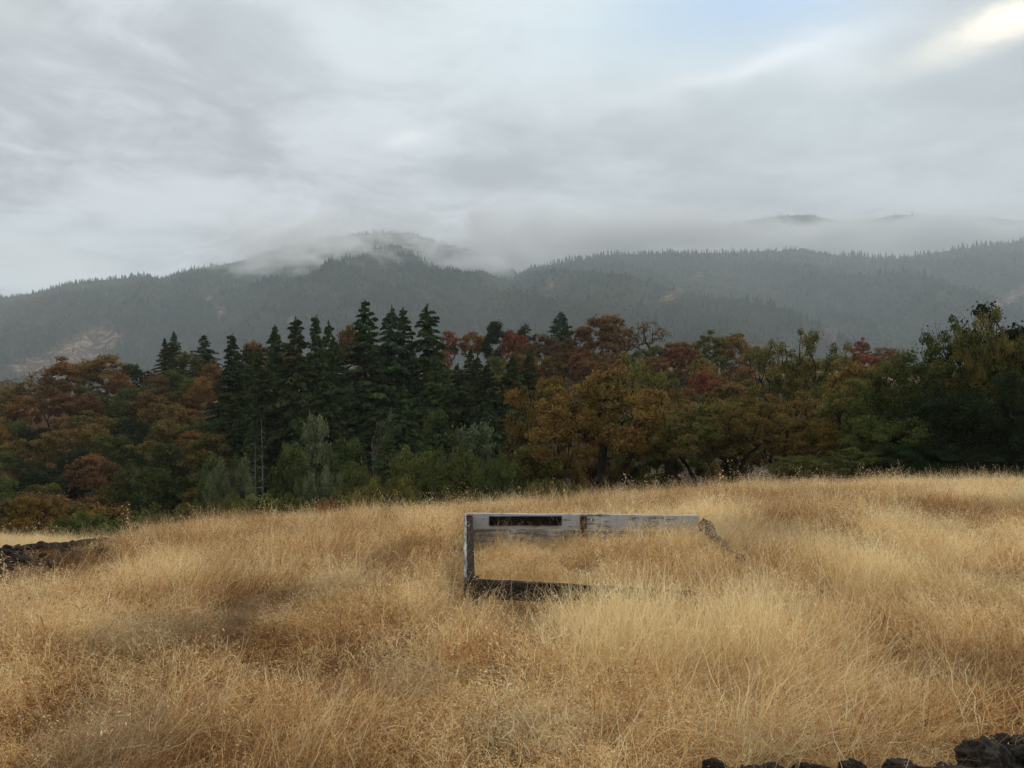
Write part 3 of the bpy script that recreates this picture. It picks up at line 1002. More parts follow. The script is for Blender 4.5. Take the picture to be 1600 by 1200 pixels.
# landmarks one can find in the photograph, by (column, row)
MARKS = [('stone wall', 60, 868), ('golden oak at the left edge', 42, 790), ('pale meadow by the wall', 120, 845), ('widest orange ridge oak', 97, 590),
         ('broad olive brown ridge oak', 166, 585), ('bare trunked ridge oak', 60, 600), ('left edge of the photo', 0, 690), ('pair of ridge firs', 265, 550),
         ('lone pale ridge fir', 320, 545), ('leftmost clump fir', 363, 590), ('foot of the leftmost clump fir', 345, 680), ('pale sage tree by the clump', 364, 730),
         ('pointed middle fir', 430, 545), ('twin dead trunks', 408, 700), ('two broad clump firs', 480, 545), ('foot of the clump firs', 480, 620), ('red bush', 516, 788),
         ('tallest fir', 571, 520), ('foot of the tallest fir', 571, 600), ('round topped fir', 612, 530), ('ragged fir', 668, 530), ('foot of the ragged fir', 665, 600),
         ('dead grey branches', 582, 690), ('olive bushes beyond the field', 640, 730), ('widest olive bush', 706, 730), ('red slope', 735, 560),
         ('dome shaped ridge tree', 776, 525), ('cone shaped fir', 876, 505), ('umbrella oak', 950, 515), ('half bare ridge oak', 1012, 515),
         ('pointed ravine fir', 716, 620), ('nearly black ravine fir', 762, 620), ('left shoulder of the big middle oak', 850, 600), ('top of the big middle oak', 975, 575),
         ('right shoulder of the big middle oak', 1050, 610), ('low olive oak by the field', 1064, 680), ('red crowned oak', 1100, 590), ('twin ridge oaks', 1125, 540),
         ('tall open olive oak', 1240, 550), ('thin dark trunked oak', 1166, 650), ('leaning olive oak', 1308, 560), ('salmon oak', 1347, 540),
         ('golden oak on the right', 1286, 690), ('dark trees at the right', 1420, 590), ('grey twiggy treetop', 1455, 510), ('low bushes at the wall end', 225, 815),
         ('low wide olive bush on the left', 300, 790), ('middle of the left slope', 165, 690), ('orange oaks on the left slope', 240, 620), ('gap between fir clump and tall firs', 535, 560)]


def place_label(t, seen):
    best = []
    for nm, mx_, my_ in MARKS:
        dx, dy = t['vx'] - mx_, t['vy'] - my_
        best.append((math.hypot(dx, dy), nm, dx, dy))
    best.sort()
    for dist, nm, dx, dy in best[:12]:
        if dist < 22:
            rel = 'right at' if 'edge' in nm or 'foot' in nm or 'middle' in nm or 'gap' in nm else 'touching'
        else:
            parts = []
            if abs(dy) > 0.42 * abs(dx):
                parts.append('above' if dy < 0 else 'below')
            if abs(dx) > 0.42 * abs(dy):
                parts.append('left of' if dx < 0 else 'right of')
            rel = ' and '.join(parts)
            if dist < 60:
                rel = 'just ' + rel
            elif dist > 110:
                rel = 'farther ' + rel
        lab = f"{COLWORD[t['col']]} {KINDWORD[t['kind']]} {rel} the {nm}"
        if lab not in seen:
            seen.add(lab)
            return lab
    return lab


seen = set()
for t in sorted(fill, key=lambda t: -t['vis']):
    t['label'] = place_label(t, seen)
    t['group'] = {'oak': 'oaks filling the wooded hillside', 'evergreen': 'evergreens filling the wooded hillside',
                  'fir': 'firs filling the wooded hillside', 'slim_fir': 'firs filling the wooded hillside'}[t['kind']]
GRP = {'near_oak': 'oaks beyond the field', 'open_oak': 'oaks beyond the field', 'near_live_oak': 'bushy evergreens beyond the field', 'oak': 'oaks along the ridge',
       'thin_oak': 'oaks along the ridge', 'evergreen': 'evergreens on the hillside', 'fir': 'tall firs', 'slim_fir': 'tall firs', 'snag': 'dead trees'}

trng = random.Random(5)
for t in trees + fill:
    lst = PROTO[t['kind']]
    v = t['var'] if t['var'] is not None else trng.randrange(len(lst))
    tm, cm, h0, w0 = lst[v % len(lst)]
    e = empty(NAMES[t['kind']], (t['x'], t['d'], t['zb'] - 0.1), t['label'],
              'bush' if t['kind'] == 'red_bush' else 'tree', t.get('group') or GRP.get(t['kind']))
    rz = trng.uniform(0, 6.28)
    s = (t['w'] / w0, t['w'] / w0, t['h'] / h0)
    dead = t['kind'] in ('snag', 'bare')
    for nm, me in (('trunk', tm), ('crown', cm)):
        if me is None:
            continue
        o = add(nm, me, e)
        o.scale = s
        o.rotation_euler = (0, 0, rz)
        if nm == 'trunk':
            c = BARK['dead'] if t['kind'] == 'snag' else (0.10, 0.095, 0.09) if t['kind'] == 'bare' else BARK['fir'] if 'fir' in t['kind'] else BARK['oak']
            o.color = (*c, 1)
        else:
            c = COL[t['col']]
            j = trng.uniform(0.82, 1.18); jr = trng.uniform(0.9, 1.12)
            o.color = (c[0] * j * jr, c[1] * j, c[2] * j, 1)
print('trees', len(trees), 'fill', len(fill))

# ================================================================== stones
def stone_mesh(name, seed, sub):
    r = np.random.default_rng(seed)
    import bmesh
    bm = bmesh.new()
    bmesh.ops.create_icosphere(bm, subdivisions=sub, radius=0.5)
    V = np.array([v.co[:] for v in bm.verts])
    Fc = np.array([[v.index for v in f.verts] for f in bm.faces])
    bm.free()
    n_ = V / np.linalg.norm(V, axis=1, keepdims=True)
    # knock flat facets off the ball, then roughen it
    d = np.full(len(V), 0.5)
    for _ in range(9):
        a = r.normal(size=3); a /= np.linalg.norm(a)
        cut = r.uniform(0.30, 0.46)
        dt = n_ @ a
        d = np.where(dt > 0.05, np.minimum(d, cut / np.maximum(dt, 0.05)), d)
    s1 = r.uniform(0, 50)
    def tri(q, sd_):
        w_ = np.abs(n_) ** 4
        w_ = w_ / w_.sum(1, keepdims=True)
        return (fbm(n_[:, 1] * q + s1, n_[:, 2] * q, 4, sd_) * w_[:, 0] + fbm(n_[:, 0] * q + s1, n_[:, 2] * q + 9, 4, sd_ + 1) * w_[:, 1]
                + fbm(n_[:, 0] * q, n_[:, 1] * q + s1, 4, sd_ + 2) * w_[:, 2]) - 0.5
    rough = tri(3.0, seed); fine = tri(11.0, seed + 3)
    d = d + rough * 0.22 + fine * (0.15 if sub > 2 else 0.05)
    V = n_ * d[:, None] * np.array([r.uniform(0.9, 1.3), r.uniform(0.8, 1.0), r.uniform(0.65, 0.95)])
    return mesh_from(name, V, Fc, [m_stone], smooth=sub > 2)


far_st = [stone_mesh('stone', 300 + k, 2) for k in range(10)]
near_st = [stone_mesh('stone', 330 + k, 5) for k in range(8)]
srng = random.Random(3)

# the tumbled wall running away down the left side of the field
w0, w1 = ray(-90, 893, 10.6), ray(172, 857, 17.2)
wl = empty('stone_wall', (w0.x, w0.y, hz(w0.x, w0.y)), 'low tumbled wall of dark stones at the left edge of the grass field', 'stone wall')
wbase = Vector(wl.location)
cnt = 0
for layer in range(3):
    m_ = (130, 105, 62)[layer]
    for k in range(m_):
        f = (k + srng.random()) / m_
        x = w0.x + (w1.x - w0.x) * f; y = w0.y + (w1.y - w0.y) * f
        across = srng.gauss(0, (0.60, 0.34, 0.18)[layer]) * (1 - 0.45 * f)
        if layer == 0:
            across = across + 0.65
        nx, ny = (w1.y - w0.y), -(w1.x - w0.x)
        ln_ = math.hypot(nx, ny)
        x += nx / ln_ * across; y += ny / ln_ * across
        sz = srng.uniform(0.10, 0.25) * (1 - 0.15 * f)
        z = hz(x, y) + (0.05, 0.15, 0.27)[layer] * (1 - 0.35 * f) * srng.uniform(0.85, 1.1)
        o = add('stone', far_st[srng.randrange(10)], wl)
        o.location = Vector((x, y, z)) - wbase
        o.scale = (sz * srng.uniform(0.9, 1.3), sz, sz * srng.uniform(0.7, 1.0))
        o.rotation_euler = (srng.uniform(-0.4, 0.4), srng.uniform(-0.4, 0.4), srng.uniform(0, 6.28))
        cnt += 1

# the wall under the camera, its tops showing along the lower right edge
nw_ = empty('stone_wall', (1.6, 3.3, hz(1.6, 3.3)), 'row of dark rough boulders half under straw at the lower right corner', 'stone wall')
nb = Vector(nw_.location)
for k, (px, py, d, sz, sx) in enumerate((
        (1562, 1210, 3.52, 0.28, 1.3), (1612, 1188, 3.72, 0.24, 1.2), (1530, 1196, 3.60, 0.10, 1.1), (1578, 1166, 3.70, 0.09, 1.2), (1452, 1218, 3.48, 0.09, 1.0), (1345, 1206, 3.46, 0.07, 1.1), (1490, 1222, 3.55, 0.15, 1.0), (1415, 1226, 3.50, 0.22, 1.25),
        (1275, 1222, 3.48, 0.15, 1.2), (1212, 1220, 3.50, 0.13, 1.1), (1122, 1216, 3.52, 0.12, 1.0), (1660, 1205, 3.55, 0.36, 1.2),
        (1345, 1222, 3.42, 0.14, 1.1), (1180, 1250, 3.3, 0.25, 1.2), (1310, 1260, 3.25, 0.3, 1.2), (1500, 1265, 3.25, 0.35, 1.3), (1040, 1250, 3.35, 0.2, 1.2))):
    p = ray(px, py, d)
    o = add('stone', near_st[k % 8], nw_)
    o.location = p - nb
    o.scale = (sz * sx, sz, sz * 0.9)
    o.rotation_euler = (srng.uniform(-0.3, 0.3), srng.uniform(-0.3, 0.3), srng.uniform(0, 6.28))


# ================================================================== the board frame in the grass
def board(name, p0, p1, thick, hgt, m, parent, seed=0, wob=0.004, segs=14, ends=(0.0, 0.0), chip=0.0):
    """plank from p0 to p1 (centre of its lower edge), worn edges, length along local X"""
    r = np.random.default_rng(seed)
    p0 = Vector(p0); p1 = Vector(p1)
    L = (p1 - p0).length
    xs = np.linspace(0, L, segs + 1)
    prof = np.array([(-.5, 0.03), (-.5, .97), (-.40, 1), (.40, 1), (.5, .97), (.5, .03), (.4, 0), (-.4, 0)])
    V = []
    for k, x in enumerate(xs):
        dz = r.normal() * wob; dy = r.normal() * wob
        top = 1 - chip * max(0, r.normal() - 0.4)
        xe = x + (r.normal() * 0.004 if 0 < k < segs else 0)
        for (a, b_) in prof:
            V.append((xe, a * thick + dy, b_ * hgt * (top if b_ > 0.5 else 1) + dz + r.normal() * wob * 0.4))
    n_ = len(prof)
    Fq = [[k * n_ + j, (k + 1) * n_ + j, (k + 1) * n_ + (j + 1) % n_, k * n_ + (j + 1) % n_] for k in range(segs) for j in range(n_)]
    me = mesh_from(name, V, [np.array(Fq), np.array([list(range(n_)), [segs * n_ + j for j in range(n_)][::-1]])], [m])
    import bmesh
    bm = bmesh.new(); bm.from_mesh(me)
    bmesh.ops.recalc_face_normals(bm, faces=bm.faces)
    bm.to_mesh(me); bm.free()
    o = add(name, me, parent)
    d = (p1 - p0).normalized()
    yv = Vector((0, 0, 1)).cross(d).normalized()
    zv = d.cross(yv)
    M = Matrix((d, yv, zv)).transposed().to_4x4()
    M.translation = p0 - Vector(parent.location)
    o.matrix_local = M
    return o


DB, DF = 8.7, 6.25
BL = ray(727, 803, DB); BR = ray(1094, 809, DB)
FL = ray(730, 906, DF); FR = ray(1190, 908, DF)
fr = empty('board_frame', (BL.x, BL.y, BL.z - 0.36), 'long weathered wooden board frame sunk in the dry grass in the middle of the field', 'board frame')


def off(p, dx=0, dy=0, dz=0):
    return (p.x + dx, p.y + dy, p.z + dz)


o = board('upper_plank', off(BL, 0.02, 0, -0.168), off(BR, 0.0, 0, -0.168 + 0.02), 0.038, 0.168, m_white, fr, 1, 0.0022, 26)
o['label'] = 'upper plank with worn white paint'
o = board('lower_plank', off(BL, 0.02, 0.01, -0.345), off(BR, -0.05, 0.01, -0.335), 0.038, 0.170, m_grey, fr, 2, 0.0025, 26)
o['label'] = 'lower plank with bare grey wood and few streaks of white paint'
o = board('side_plank', off(FL, -0.02, 0, -0.17), off(BL, 0, -0.022, -0.172), 0.025, 0.175, m_grey, fr, 3, 0.002, 16)
o['label'] = 'side plank seen along its pale top edge'
board('side_rail', off(FL, 0.026, 0.05, -0.075), off(BL, 0.055, -0.10, -0.075), 0.062, 0.05, m_rail, fr, 4, 0.002, 12)
o = board('front_plank', off(FL, -0.03, 0, -0.15), off(ray(1088, 908, DF), 0, 0, -0.245), 0.040, 0.15, m_front, fr, 5, 0.0018, 26, chip=0.008)
o['label'] = 'blackened front plank fading into the grass'
board('plate', (BL.x + 0.26, BL.y - 0.032, BL.z - 0.130), (BL.x + 0.26 + 0.79, BL.y - 0.032, BL.z - 0.127), 0.022, 0.100, m_darkw, fr, 6, 0.0012, 10)
for (p, hh, zz, s) in (((BL.x + 0.075, BL.y - 0.052), 0.36, BL.z - 0.375, 7), ((BL.x + 1.315, BL.y - 0.052), 0.36, BL.z - 0.38, 8)):
    st = board('stake', (p[0], p[1], zz), (p[0] + 0.004, p[1], zz + hh), 0.06, 0.066, m_rust, fr, s, 0.0015, 8)
board('corner_post', (FL.x + 0.055, FL.y + 0.055, FL.z - 0.3), (FL.x + 0.055, FL.y + 0.06, FL.z + 0.004), 0.06, 0.06, m_darkw, fr, 9, 0.0015, 8)


def gnarled(name, pts, radii, parent, seed, m, sides=9):
    r = np.random.default_rng(seed)
    pts = np.array(pts)
    t = np.linspace(0, 1, len(pts)); tt = np.linspace(0, 1, 26)
    P = np.stack([np.interp(tt, t, pts[:, k]) for k in range(3)], 1)
    P += r.normal(size=P.shape) * 0.012
    rad_ = np.interp(tt, t, radii) * r.uniform(0.75, 1.2, 26)
    d = np.gradient(P, axis=0); d /= np.linalg.norm(d, axis=1, keepdims=True)
    a = np.cross(d, [0, 0, 1.0]); a /= np.linalg.norm(a, axis=1, keepdims=True); b_ = np.cross(d, a)
    an = np.linspace(0, 2 * np.pi, sides, endpoint=False)
    rr = rad_[:, None] * (1 + 0.22 * r.normal(size=(26, sides)))
    V = P[:, None, :] + rr[:, :, None] * (a[:, None, :] * np.cos(an)[None, :, None] + b_[:, None, :] * np.sin(an)[None, :, None])
    V = V.reshape(-1, 3) - np.array(parent.location)
    Fq = [[k * sides + j, k * sides + (j + 1) % sides, (k + 1) * sides + (j + 1) % sides, (k + 1) * sides + j] for k in range(25) for j in range(sides)]
    V = np.vstack([V, P[:1] - np.array(parent.location), P[-1:] - np.array(parent.location)])
    T_ = [[len(V) - 2, (j + 1) % sides, j] for j in range(sides)] + [[len(V) - 1, 25 * sides + j, 25 * sides + (j + 1) % sides] for j in range(sides)]
    return add(name, mesh_from(name, V, [np.array(Fq), np.array(T_)], [m], smooth=False), parent)


e0 = Vector(off(BR, 0.03, -0.07, -0.085))
p1 = ray(1128, 848, 8.0); p2 = ray(1160, 878, 7.4); p3 = ray(1204, 912, 6.9)
o = gnarled('side_log', [e0, ray(1108, 828, 8.35), p1, p2, p3], [0.075, 0.05, 0.032, 0.026, 0.018], fr, 12, m_rot)
o['label'] = 'rotten dark log forming the right side'

# ================================================================== grass
m_grass, n, out = mat('dry_grass_blade')
at = n.nodes.new('ShaderNodeAttribute'); at.attribute_type = 'INSTANCER'; at.attribute_name = 'tint'
ag = n.nodes.new('ShaderNodeAttribute'); ag.attribute_type = 'INSTANCER'; ag.attribute_name = 'grey'
geo = n.nodes.new('ShaderNodeNewGeometry')
ri = geo.outputs['Random Per Island']
tv = math_(n, 'ADD', at.outputs['Fac'], math_(n, 'MULTIPLY', math_(n, 'SUBTRACT', ri, 0.5), 1.1))
ramp = n.nodes.new('ShaderNodeValToRGB')
cr = ramp.color_ramp
cr.elements[0].position = 0.0; cr.elements[0].color = (0.20, 0.105, 0.045, 1)
cr.elements[1].position = 1.0; cr.elements[1].color = (0.92, 0.78, 0.48, 1)
for p, c in ((0.20, (0.43, 0.215, 0.082)), (0.46, (0.72, 0.445, 0.182)), (0.74, (0.83, 0.63, 0.315))):
    e_ = cr.elements.new(p); e_.color = (*c, 1)
n.links.new(tv, ramp.inputs[0])
c = mixc(n, ag.outputs['Fac'], ramp.outputs[0], (0.30, 0.26, 0.19))
d = n.nodes.new('ShaderNodeBsdfDiffuse'); t_ = n.nodes.new('ShaderNodeBsdfTranslucent')
n.links.new(c, d.inputs[0]); n.links.new(c, t_.inputs[0])
mx = n.nodes.new('ShaderNodeMixShader'); mx.inputs[0].default_value = 0.45
n.links.new(d.outputs[0], mx.inputs[1]); n.links.new(t_.outputs[0], mx.inputs[2])
n.links.new(mx.outputs[0], out.inputs['Surface'])


def blade_set(r, nbl, rad_, L, width, tilt, curl, spread=0.9, segs=5, seeds=0, seedlen=0.016, seedwid=0.004, curl_j=0.5, zoff=0.0):
    """blades bending towards local +X"""
    Vs, Qs = [], []
    base = 0
    a = r.uniform(0, 2 * np.pi, nbl); rr = rad_ * np.sqrt(r.uniform(0, 1, nbl))
    px_, py_ = rr * np.cos(a), rr * np.sin(a)
    for k in range(nbl):
        phi = r.normal() * spread
        Lk = L * r.uniform(0.55, 1.25)
        th = max(0.02, tilt * r.uniform(0.3, 1.6)); cu_ = curl * (1 + r.normal() * curl_j)
        ds = Lk / segs
        p = np.array([px_[k], py_[k], -0.03 + zoff * r.uniform(0, 1)])
        pts = [p]
        kink = 0.0
        angs = []
        for s in range(segs):
            f = (s + 0.5) / segs
            kink += r.normal() * 0.20
            an = th + cu_ * f ** 1.5 + kink
            ph = phi + 0.6 * f * r.normal()
            p = p + ds * np.array([math.sin(an) * math.cos(ph), math.sin(an) * math.sin(ph), math.cos(an)])
            if p[2] < 0.008:
                p[2] = 0.008 + 0.01 * r.uniform()
            pts.append(p); angs.append((an, ph))
        pts = np.array(pts)
        tw = r.uniform(0, 6.28)
        sd = np.array([-math.sin(phi + tw), math.cos(phi + tw), 0.15 * r.normal()])
        wv = width * r.uniform(0.6, 1.3) * np.linspace(1, 0.25, segs + 1)
        V = np.concatenate([pts - sd * wv[:, None] / 2, pts + sd * wv[:, None] / 2])
        m_ = segs + 1
        q = np.stack([np.arange(segs), np.arange(segs) + 1, np.arange(segs) + 1 + m_, np.arange(segs) + m_], 1)
        Vs.append(V); Qs.append(q + base); base += len(V)
        if seeds:
            for s in range(int(seeds * r.uniform(0.5, 1.3))):
                f = r.uniform(0.62, 1.0) * segs
                i0 = min(int(f), segs - 1)
                c0 = pts[i0] + (pts[i0 + 1] - pts[i0]) * (f - i0)
                dr = r.normal(size=3) * 0.8 + np.array([0.4, 0, -0.7])
                dr /= np.linalg.norm(dr)
                c0 = c0 + r.normal(size=3) * seedlen * 0.9
                sl_ = seedlen * r.uniform(0.7, 1.4)
                s2 = np.cross(dr, r.normal(size=3)); s2 /= np.linalg.norm(s2) + 1e-9
                V = np.array([c0, c0 + dr * sl_ * 0.45 + s2 * seedwid / 2, c0 + dr * sl_, c0 + dr * sl_ * 0.45 - s2 * seedwid / 2])
                Vs.append(V); Qs.append(np.array([[0, 1, 2, 3]]) + base); base += 4
    return np.vstack(Vs), np.vstack(Qs)


gcol = bpy.data.collections.new('grass_tufts')
gr = np.random.default_rng(99)
TUFTS = []
#            n   rad   L    width  tilt curl spread seeds
specs = [(55, .16, .36, .0034, .40, 1.3, 1.6, 6),     # 0-3 wispy standing
         (55, .16, .42, .0034, .55, 1.6, 1.3, 6),
         (80, .17, .20, .0042, .9, 1.6, 3.1, 5),
         (80, .18, .24, .0040, .8, 2.2, 3.1, 5),
         (70, .20, .50, .0034, 1.15, 0.45, 0.55, 1),  # 4-5 lodged mats
         (70, .20, .55, .0032, 1.25, 0.35, 0.8, 1),
         (60, .15, .30, .0034, .6, 1.2, 1.8, 0),      # 6 short thatch
         (9, .16, .66, .0034, .22, 0.75, 1.0, 16),    # 7-8 oat stalks
         (6, .16, .78, .0036, .30, 0.9, 1.2, 18),
         (46, .10, .80, .0050, .75, 1.0, 0.45, 0),    # 9 long combed straw
         (46, .10, .70, .0050, .95, 0.7, 0.60, 0)]    # 10
for k, (nb_, rd, L, wd, ti, cu_, sp, sd_) in enumerate(specs):
    V, q = blade_set(gr, nb_, rd, L, wd, ti, cu_, sp, 6 if k >= 7 else 5, sd_, 0.022 if k in (7, 8) else 0.015, 0.007 if k in (7, 8) else 0.0055, 0.9 if k in (2, 3) else 0.5, 0.26 if k in (2, 3) else 0.0)
    me = mesh_from('tuft', V, q, [m_grass])
    o = bpy.data.objects.new(f'tuft_{chr(97 + k)}', me)
    gcol.objects.link(o)
    TUFTS.append(o)


def scatter(dmin, dmax, per_m2, r, umax=0.76):
    out_ = []
    area = umax * (dmax ** 2 - dmin ** 2)
    n_ = int(area * per_m2)
    d = np.sqrt(r.uniform(dmin ** 2, dmax ** 2, n_))
    u = r.uniform(-umax, umax, n_)
    return np.stack([u * d, d], 1)


P = np.vstack([scatter(2.2, 9, 110, gr, 0.85), scatter(9, 14, 85, gr), scatter(14, 24, 48, gr)])
x, y = P[:, 0], P[:, 1]
keep = np.ones(len(P), bool)
# the wall and its stones stay clear
wd_ = np.array([w1.x - w0.x, w1.y - w0.y]); wl_ = np.linalg.norm(wd_); wd_ /= wl_
al = (x - w0.x) * wd_[0] + (y - w0.y) * wd_[1]
ac = (x - w0.x) * wd_[1] - (y - w0.y) * wd_[0]
onwall = (al > -3) & (al < wl_ + 0.2) & (ac > -0.40) & (ac < 2.2 * (1 - 0.115 * al) + 0.2 * gr.normal(size=len(P)))
keep &= ~(onwall & (gr.uniform(size=len(P)) < 0.93))


def segdist(ax, ay, bx, by):
    dx, dy = bx - ax, by - ay
    t = np.clip(((x - ax) * dx + (y - ay) * dy) / (dx * dx + dy * dy), 0, 1)
    return np.hypot(x - ax - t * dx, y - ay - t * dy), t


for (a, b_, rd) in ((BL, BR, 0.07), (FL, BL, 0.08), (FL, FR, 0.07)):
    ds_, _ = segdist(a.x, a.y, b_.x, b_.y)
    keep &= ds_ > rd
n_big = fbm(x * 0.28, y * 0.28, 4, 31)
n_mid = fbm(x * 0.9, y * 0.9, 3, 33)
n_fin = fbm(x * 2.6, y * 2.6, 3, 35)
n_gry = fbm(x * 0.8 + 40, y * 1.1, 3, 37)
flow = 0.5 + 2.4 * (fbm(x * 0.35, y * 0.35, 3, 41) - 0.5) * 2 + gr.normal(size=len(P)) * 0.9
u_ = x / y
tint = 0.57 + 0.9 * (n_big - 0.5) + 1.1 * (n_mid - 0.5) + 1.1 * (n_fin - 0.5) + 0.24 * np.clip(u_, -0.6, 0.6) + gr.normal(size=len(P)) * 0.15
tint += 0.20 * np.clip((y - 13) / 4, 0, 1) + 0.28 * np.clip((u_ - 0.1) / 0.3, 0, 1) * np.clip((5.2 - y) / 1.5, 0, 1)
meadow = (ac < -0.4) & (y > 10) & (u_ < -0.42)
tint -= 0.34 * np.clip((fbm(x * 0.6 + 20, y * 0.6, 3, 61) - 0.52) * 7, 0, 1) + 0.22 * np.clip((fbm(x * 1.6 + 3, y * 1.6, 3, 63) - 0.56) * 8, 0, 1)
tint = np.where(meadow, 0.88, tint)
n_gry = fbm(x * 1.5 + 40, y * 1.5, 3, 37)
grey = np.clip((n_gry - 0.63) * 5, 0, 0.42)
hole = fbm(x * 1.9 + 7, y * 1.9, 3, 51)
keep &= ~((hole < 0.34) & (gr.uniform(size=len(P)) < 0.85) & (y < 14))
for hx, hy, hd, hr in ((215, 1058, 5.1, 0.20), (250, 1040, 5.3, 0.18), (95, 1180, 4.1, 0.22), (1345, 870, 8.1, 0.35), (1480, 792, 11.5, 0.4), (1250, 1050, 5.0, 0.15), (820, 990, 5.9, 0.18)):
    c_ = ray(hx, hy, hd)
    keep &= ~((np.hypot(x - c_.x, (y - c_.y) * 0.8) < hr) & (gr.uniform(size=len(P)) < 0.85))
hs = 0.70 + 0.8 * (n_mid - 0.5) + 1.1 * (n_fin - 0.5) + gr.normal(size=len(P)) * 0.16 - 0.06
# grass in front of and inside the frame
df, tf = segdist(FL.x, FL.y, FR.x, FR.y)
front = (y < DF + 0.05) & (y > DF - 1.3) & (x > FL.x - 0.1) & (x < FR.x)
lowf = np.clip(1 - np.clip((DF - y) / 1.2, 0, 1), 0, 1) * np.clip((1.05 - (x - FL.x)) / 0.3, 0, 1)
hs = np.where(front, hs * (1 - 0.42 * lowf) + 0.42 * (1 - lowf), hs)
inside = (y > DF) & (y < DB) & (x > FL.x - 0.2) & (x < BR.x + 0.1)
hs = np.where(inside, np.clip(hs, 0.5, 0.85) * np.where(x < BL.x + 1.35, np.where(y > DB - 0.9, 0.40, 0.72), 1.0), hs)
tint = np.where(inside, np.clip(tint, 0.45, 0.8), tint)
grey = np.where(inside, 0.0, grey)
hs = np.clip(hs * np.where(y < 6.5, 0.80, 0.92), 0.28, 1.1)
q = gr.uniform(size=len(P))
lodge = fbm(x * 0.7 + 9, y * 0.7, 3, 43)
idx = np.where(q < 0.20, 0, np.where(q < 0.36, 1, np.where(q < 0.68, 2, 3)))
idx = np.where((lodge > 0.50) & (gr.uniform(size=len(P)) < 0.75), 4 + (q > 0.5), idx)
idx = np.where(gr.uniform(size=len(P)) < 0.12, 6, idx)
oat = gr.uniform(size=len(P)) < np.where(y > 14, 0.055, np.where(y < 5.5, 0.008, 0.030))
oat &= ~inside & ~(front & (lowf > 0))
idx = np.where(oat, 7 + (q > 0.5), idx)
straw = (u_ > 0.12 + 0.05 * gr.normal(size=len(P))) & (y < 4.9) & (gr.uniform(size=len(P)) < 0.16)
idx = np.where(straw, 9 + (q > 0.5), idx)
tint = np.where(idx >= 9, np.clip(tint + 0.12, 0.6, 0.95), tint)
tint = np.where(oat, np.clip(tint + 0.25, 0.6, 1.0), tint)
grey = np.where(oat, 0, grey)
# straw stops above the boulders
stones_near = [(ray(px, py, d).x, ray(px, py, d).y, s_) for px, py, d, s_ in ((1548, 1192, 3.52, .22), (1600, 1168, 3.72, .2), (1415, 1212, 3.5, .13), (1660, 1200, 3.55, .25), (1275, 1218, 3.48, .08), (1212, 1214, 3.5, .07), (1122, 1212, 3.52, .06))]
for sx_, sy_, sr_ in stones_near:
    keep &= ~((np.abs(x - sx_) < sr_) & (y < sy_ + 0.08))
hs = np.where((y < 3.6) & (u_ > 0.2), hs * 0.62, hs)
P, tint, grey, hs, idx, flow = P[keep], tint[keep], grey[keep], hs[keep], idx[keep], flow[keep]
z = height(P[:, 0], P[:, 1])
me = bpy.data.meshes.new('dry_grass')
me.vertices.add(len(P))
me.vertices.foreach_set('co', np.column_stack([P, z]).astype(np.float32).ravel())


def pattr(me, name, typ, vals, key='value'):
    a = me.attributes.new(name, typ, 'POINT')
    a.data.foreach_set(key, np.ascontiguousarray(vals).ravel())


pattr(me, 'tint', 'FLOAT', tint.astype(np.float32))
pattr(me, 'grey', 'FLOAT', grey.astype(np.float32))
pattr(me, 'pick', 'INT', idx.astype(np.int32))
rot = np.column_stack([gr.normal(size=len(P)) * 0.30, gr.normal(size=len(P)) * 0.30, flow]).astype(np.float32)
pattr(me, 'turn', 'FLOAT_VECTOR', rot, 'vector')
sc3 = np.column_stack([0.75 + 0.35 * hs, 0.75 + 0.35 * hs, hs]).astype(np.float32)
pattr(me, 'size', 'FLOAT_VECTOR', sc3, 'vector')


def instancer(name, me, coll, **props):
    g = bpy.data.node_groups.new(name + '_scatter', 'GeometryNodeTree')
    g.interface.new_socket('Geometry', in_out='INPUT', socket_type='NodeSocketGeometry')
    g.interface.new_socket('Geometry', in_out='OUTPUT', socket_type='NodeSocketGeometry')
    gi = g.nodes.new('NodeGroupInput'); go = g.nodes.new('NodeGroupOutput')
    ci = g.nodes.new('GeometryNodeCollectionInfo')
    ci.inputs['Collection'].default_value = coll
    ci.inputs['Separate Children'].default_value = True
    ci.inputs['Reset Children'].default_value = True
    iop = g.nodes.new('GeometryNodeInstanceOnPoints')
    iop.inputs['Pick Instance'].default_value = True

    def na_(nm, typ):
        a = g.nodes.new('GeometryNodeInputNamedAttribute')
        a.data_type = typ
        a.inputs['Name'].default_value = nm
        return a.outputs['Attribute']
    g.links.new(gi.outputs[0], iop.inputs['Points'])
    g.links.new(ci.outputs[0], iop.inputs['Instance'])
    g.links.new(na_('pick', 'INT'), iop.inputs['Instance Index'])
    g.links.new(na_('turn', 'FLOAT_VECTOR'), iop.inputs['Rotation'])
    g.links.new(na_('size', 'FLOAT_VECTOR'), iop.inputs['Scale'])
    g.links.new(iop.outputs[0], go.inputs[0])
    o = add(name, me, None, **props)
    md = o.modifiers.new('scatter', 'NODES')
    md.node_group = g
    return o


instancer('dry_grass', me, gcol, kind='stuff', label='dry straw coloured grass and wild oats covering the field')
print('grass', len(P))

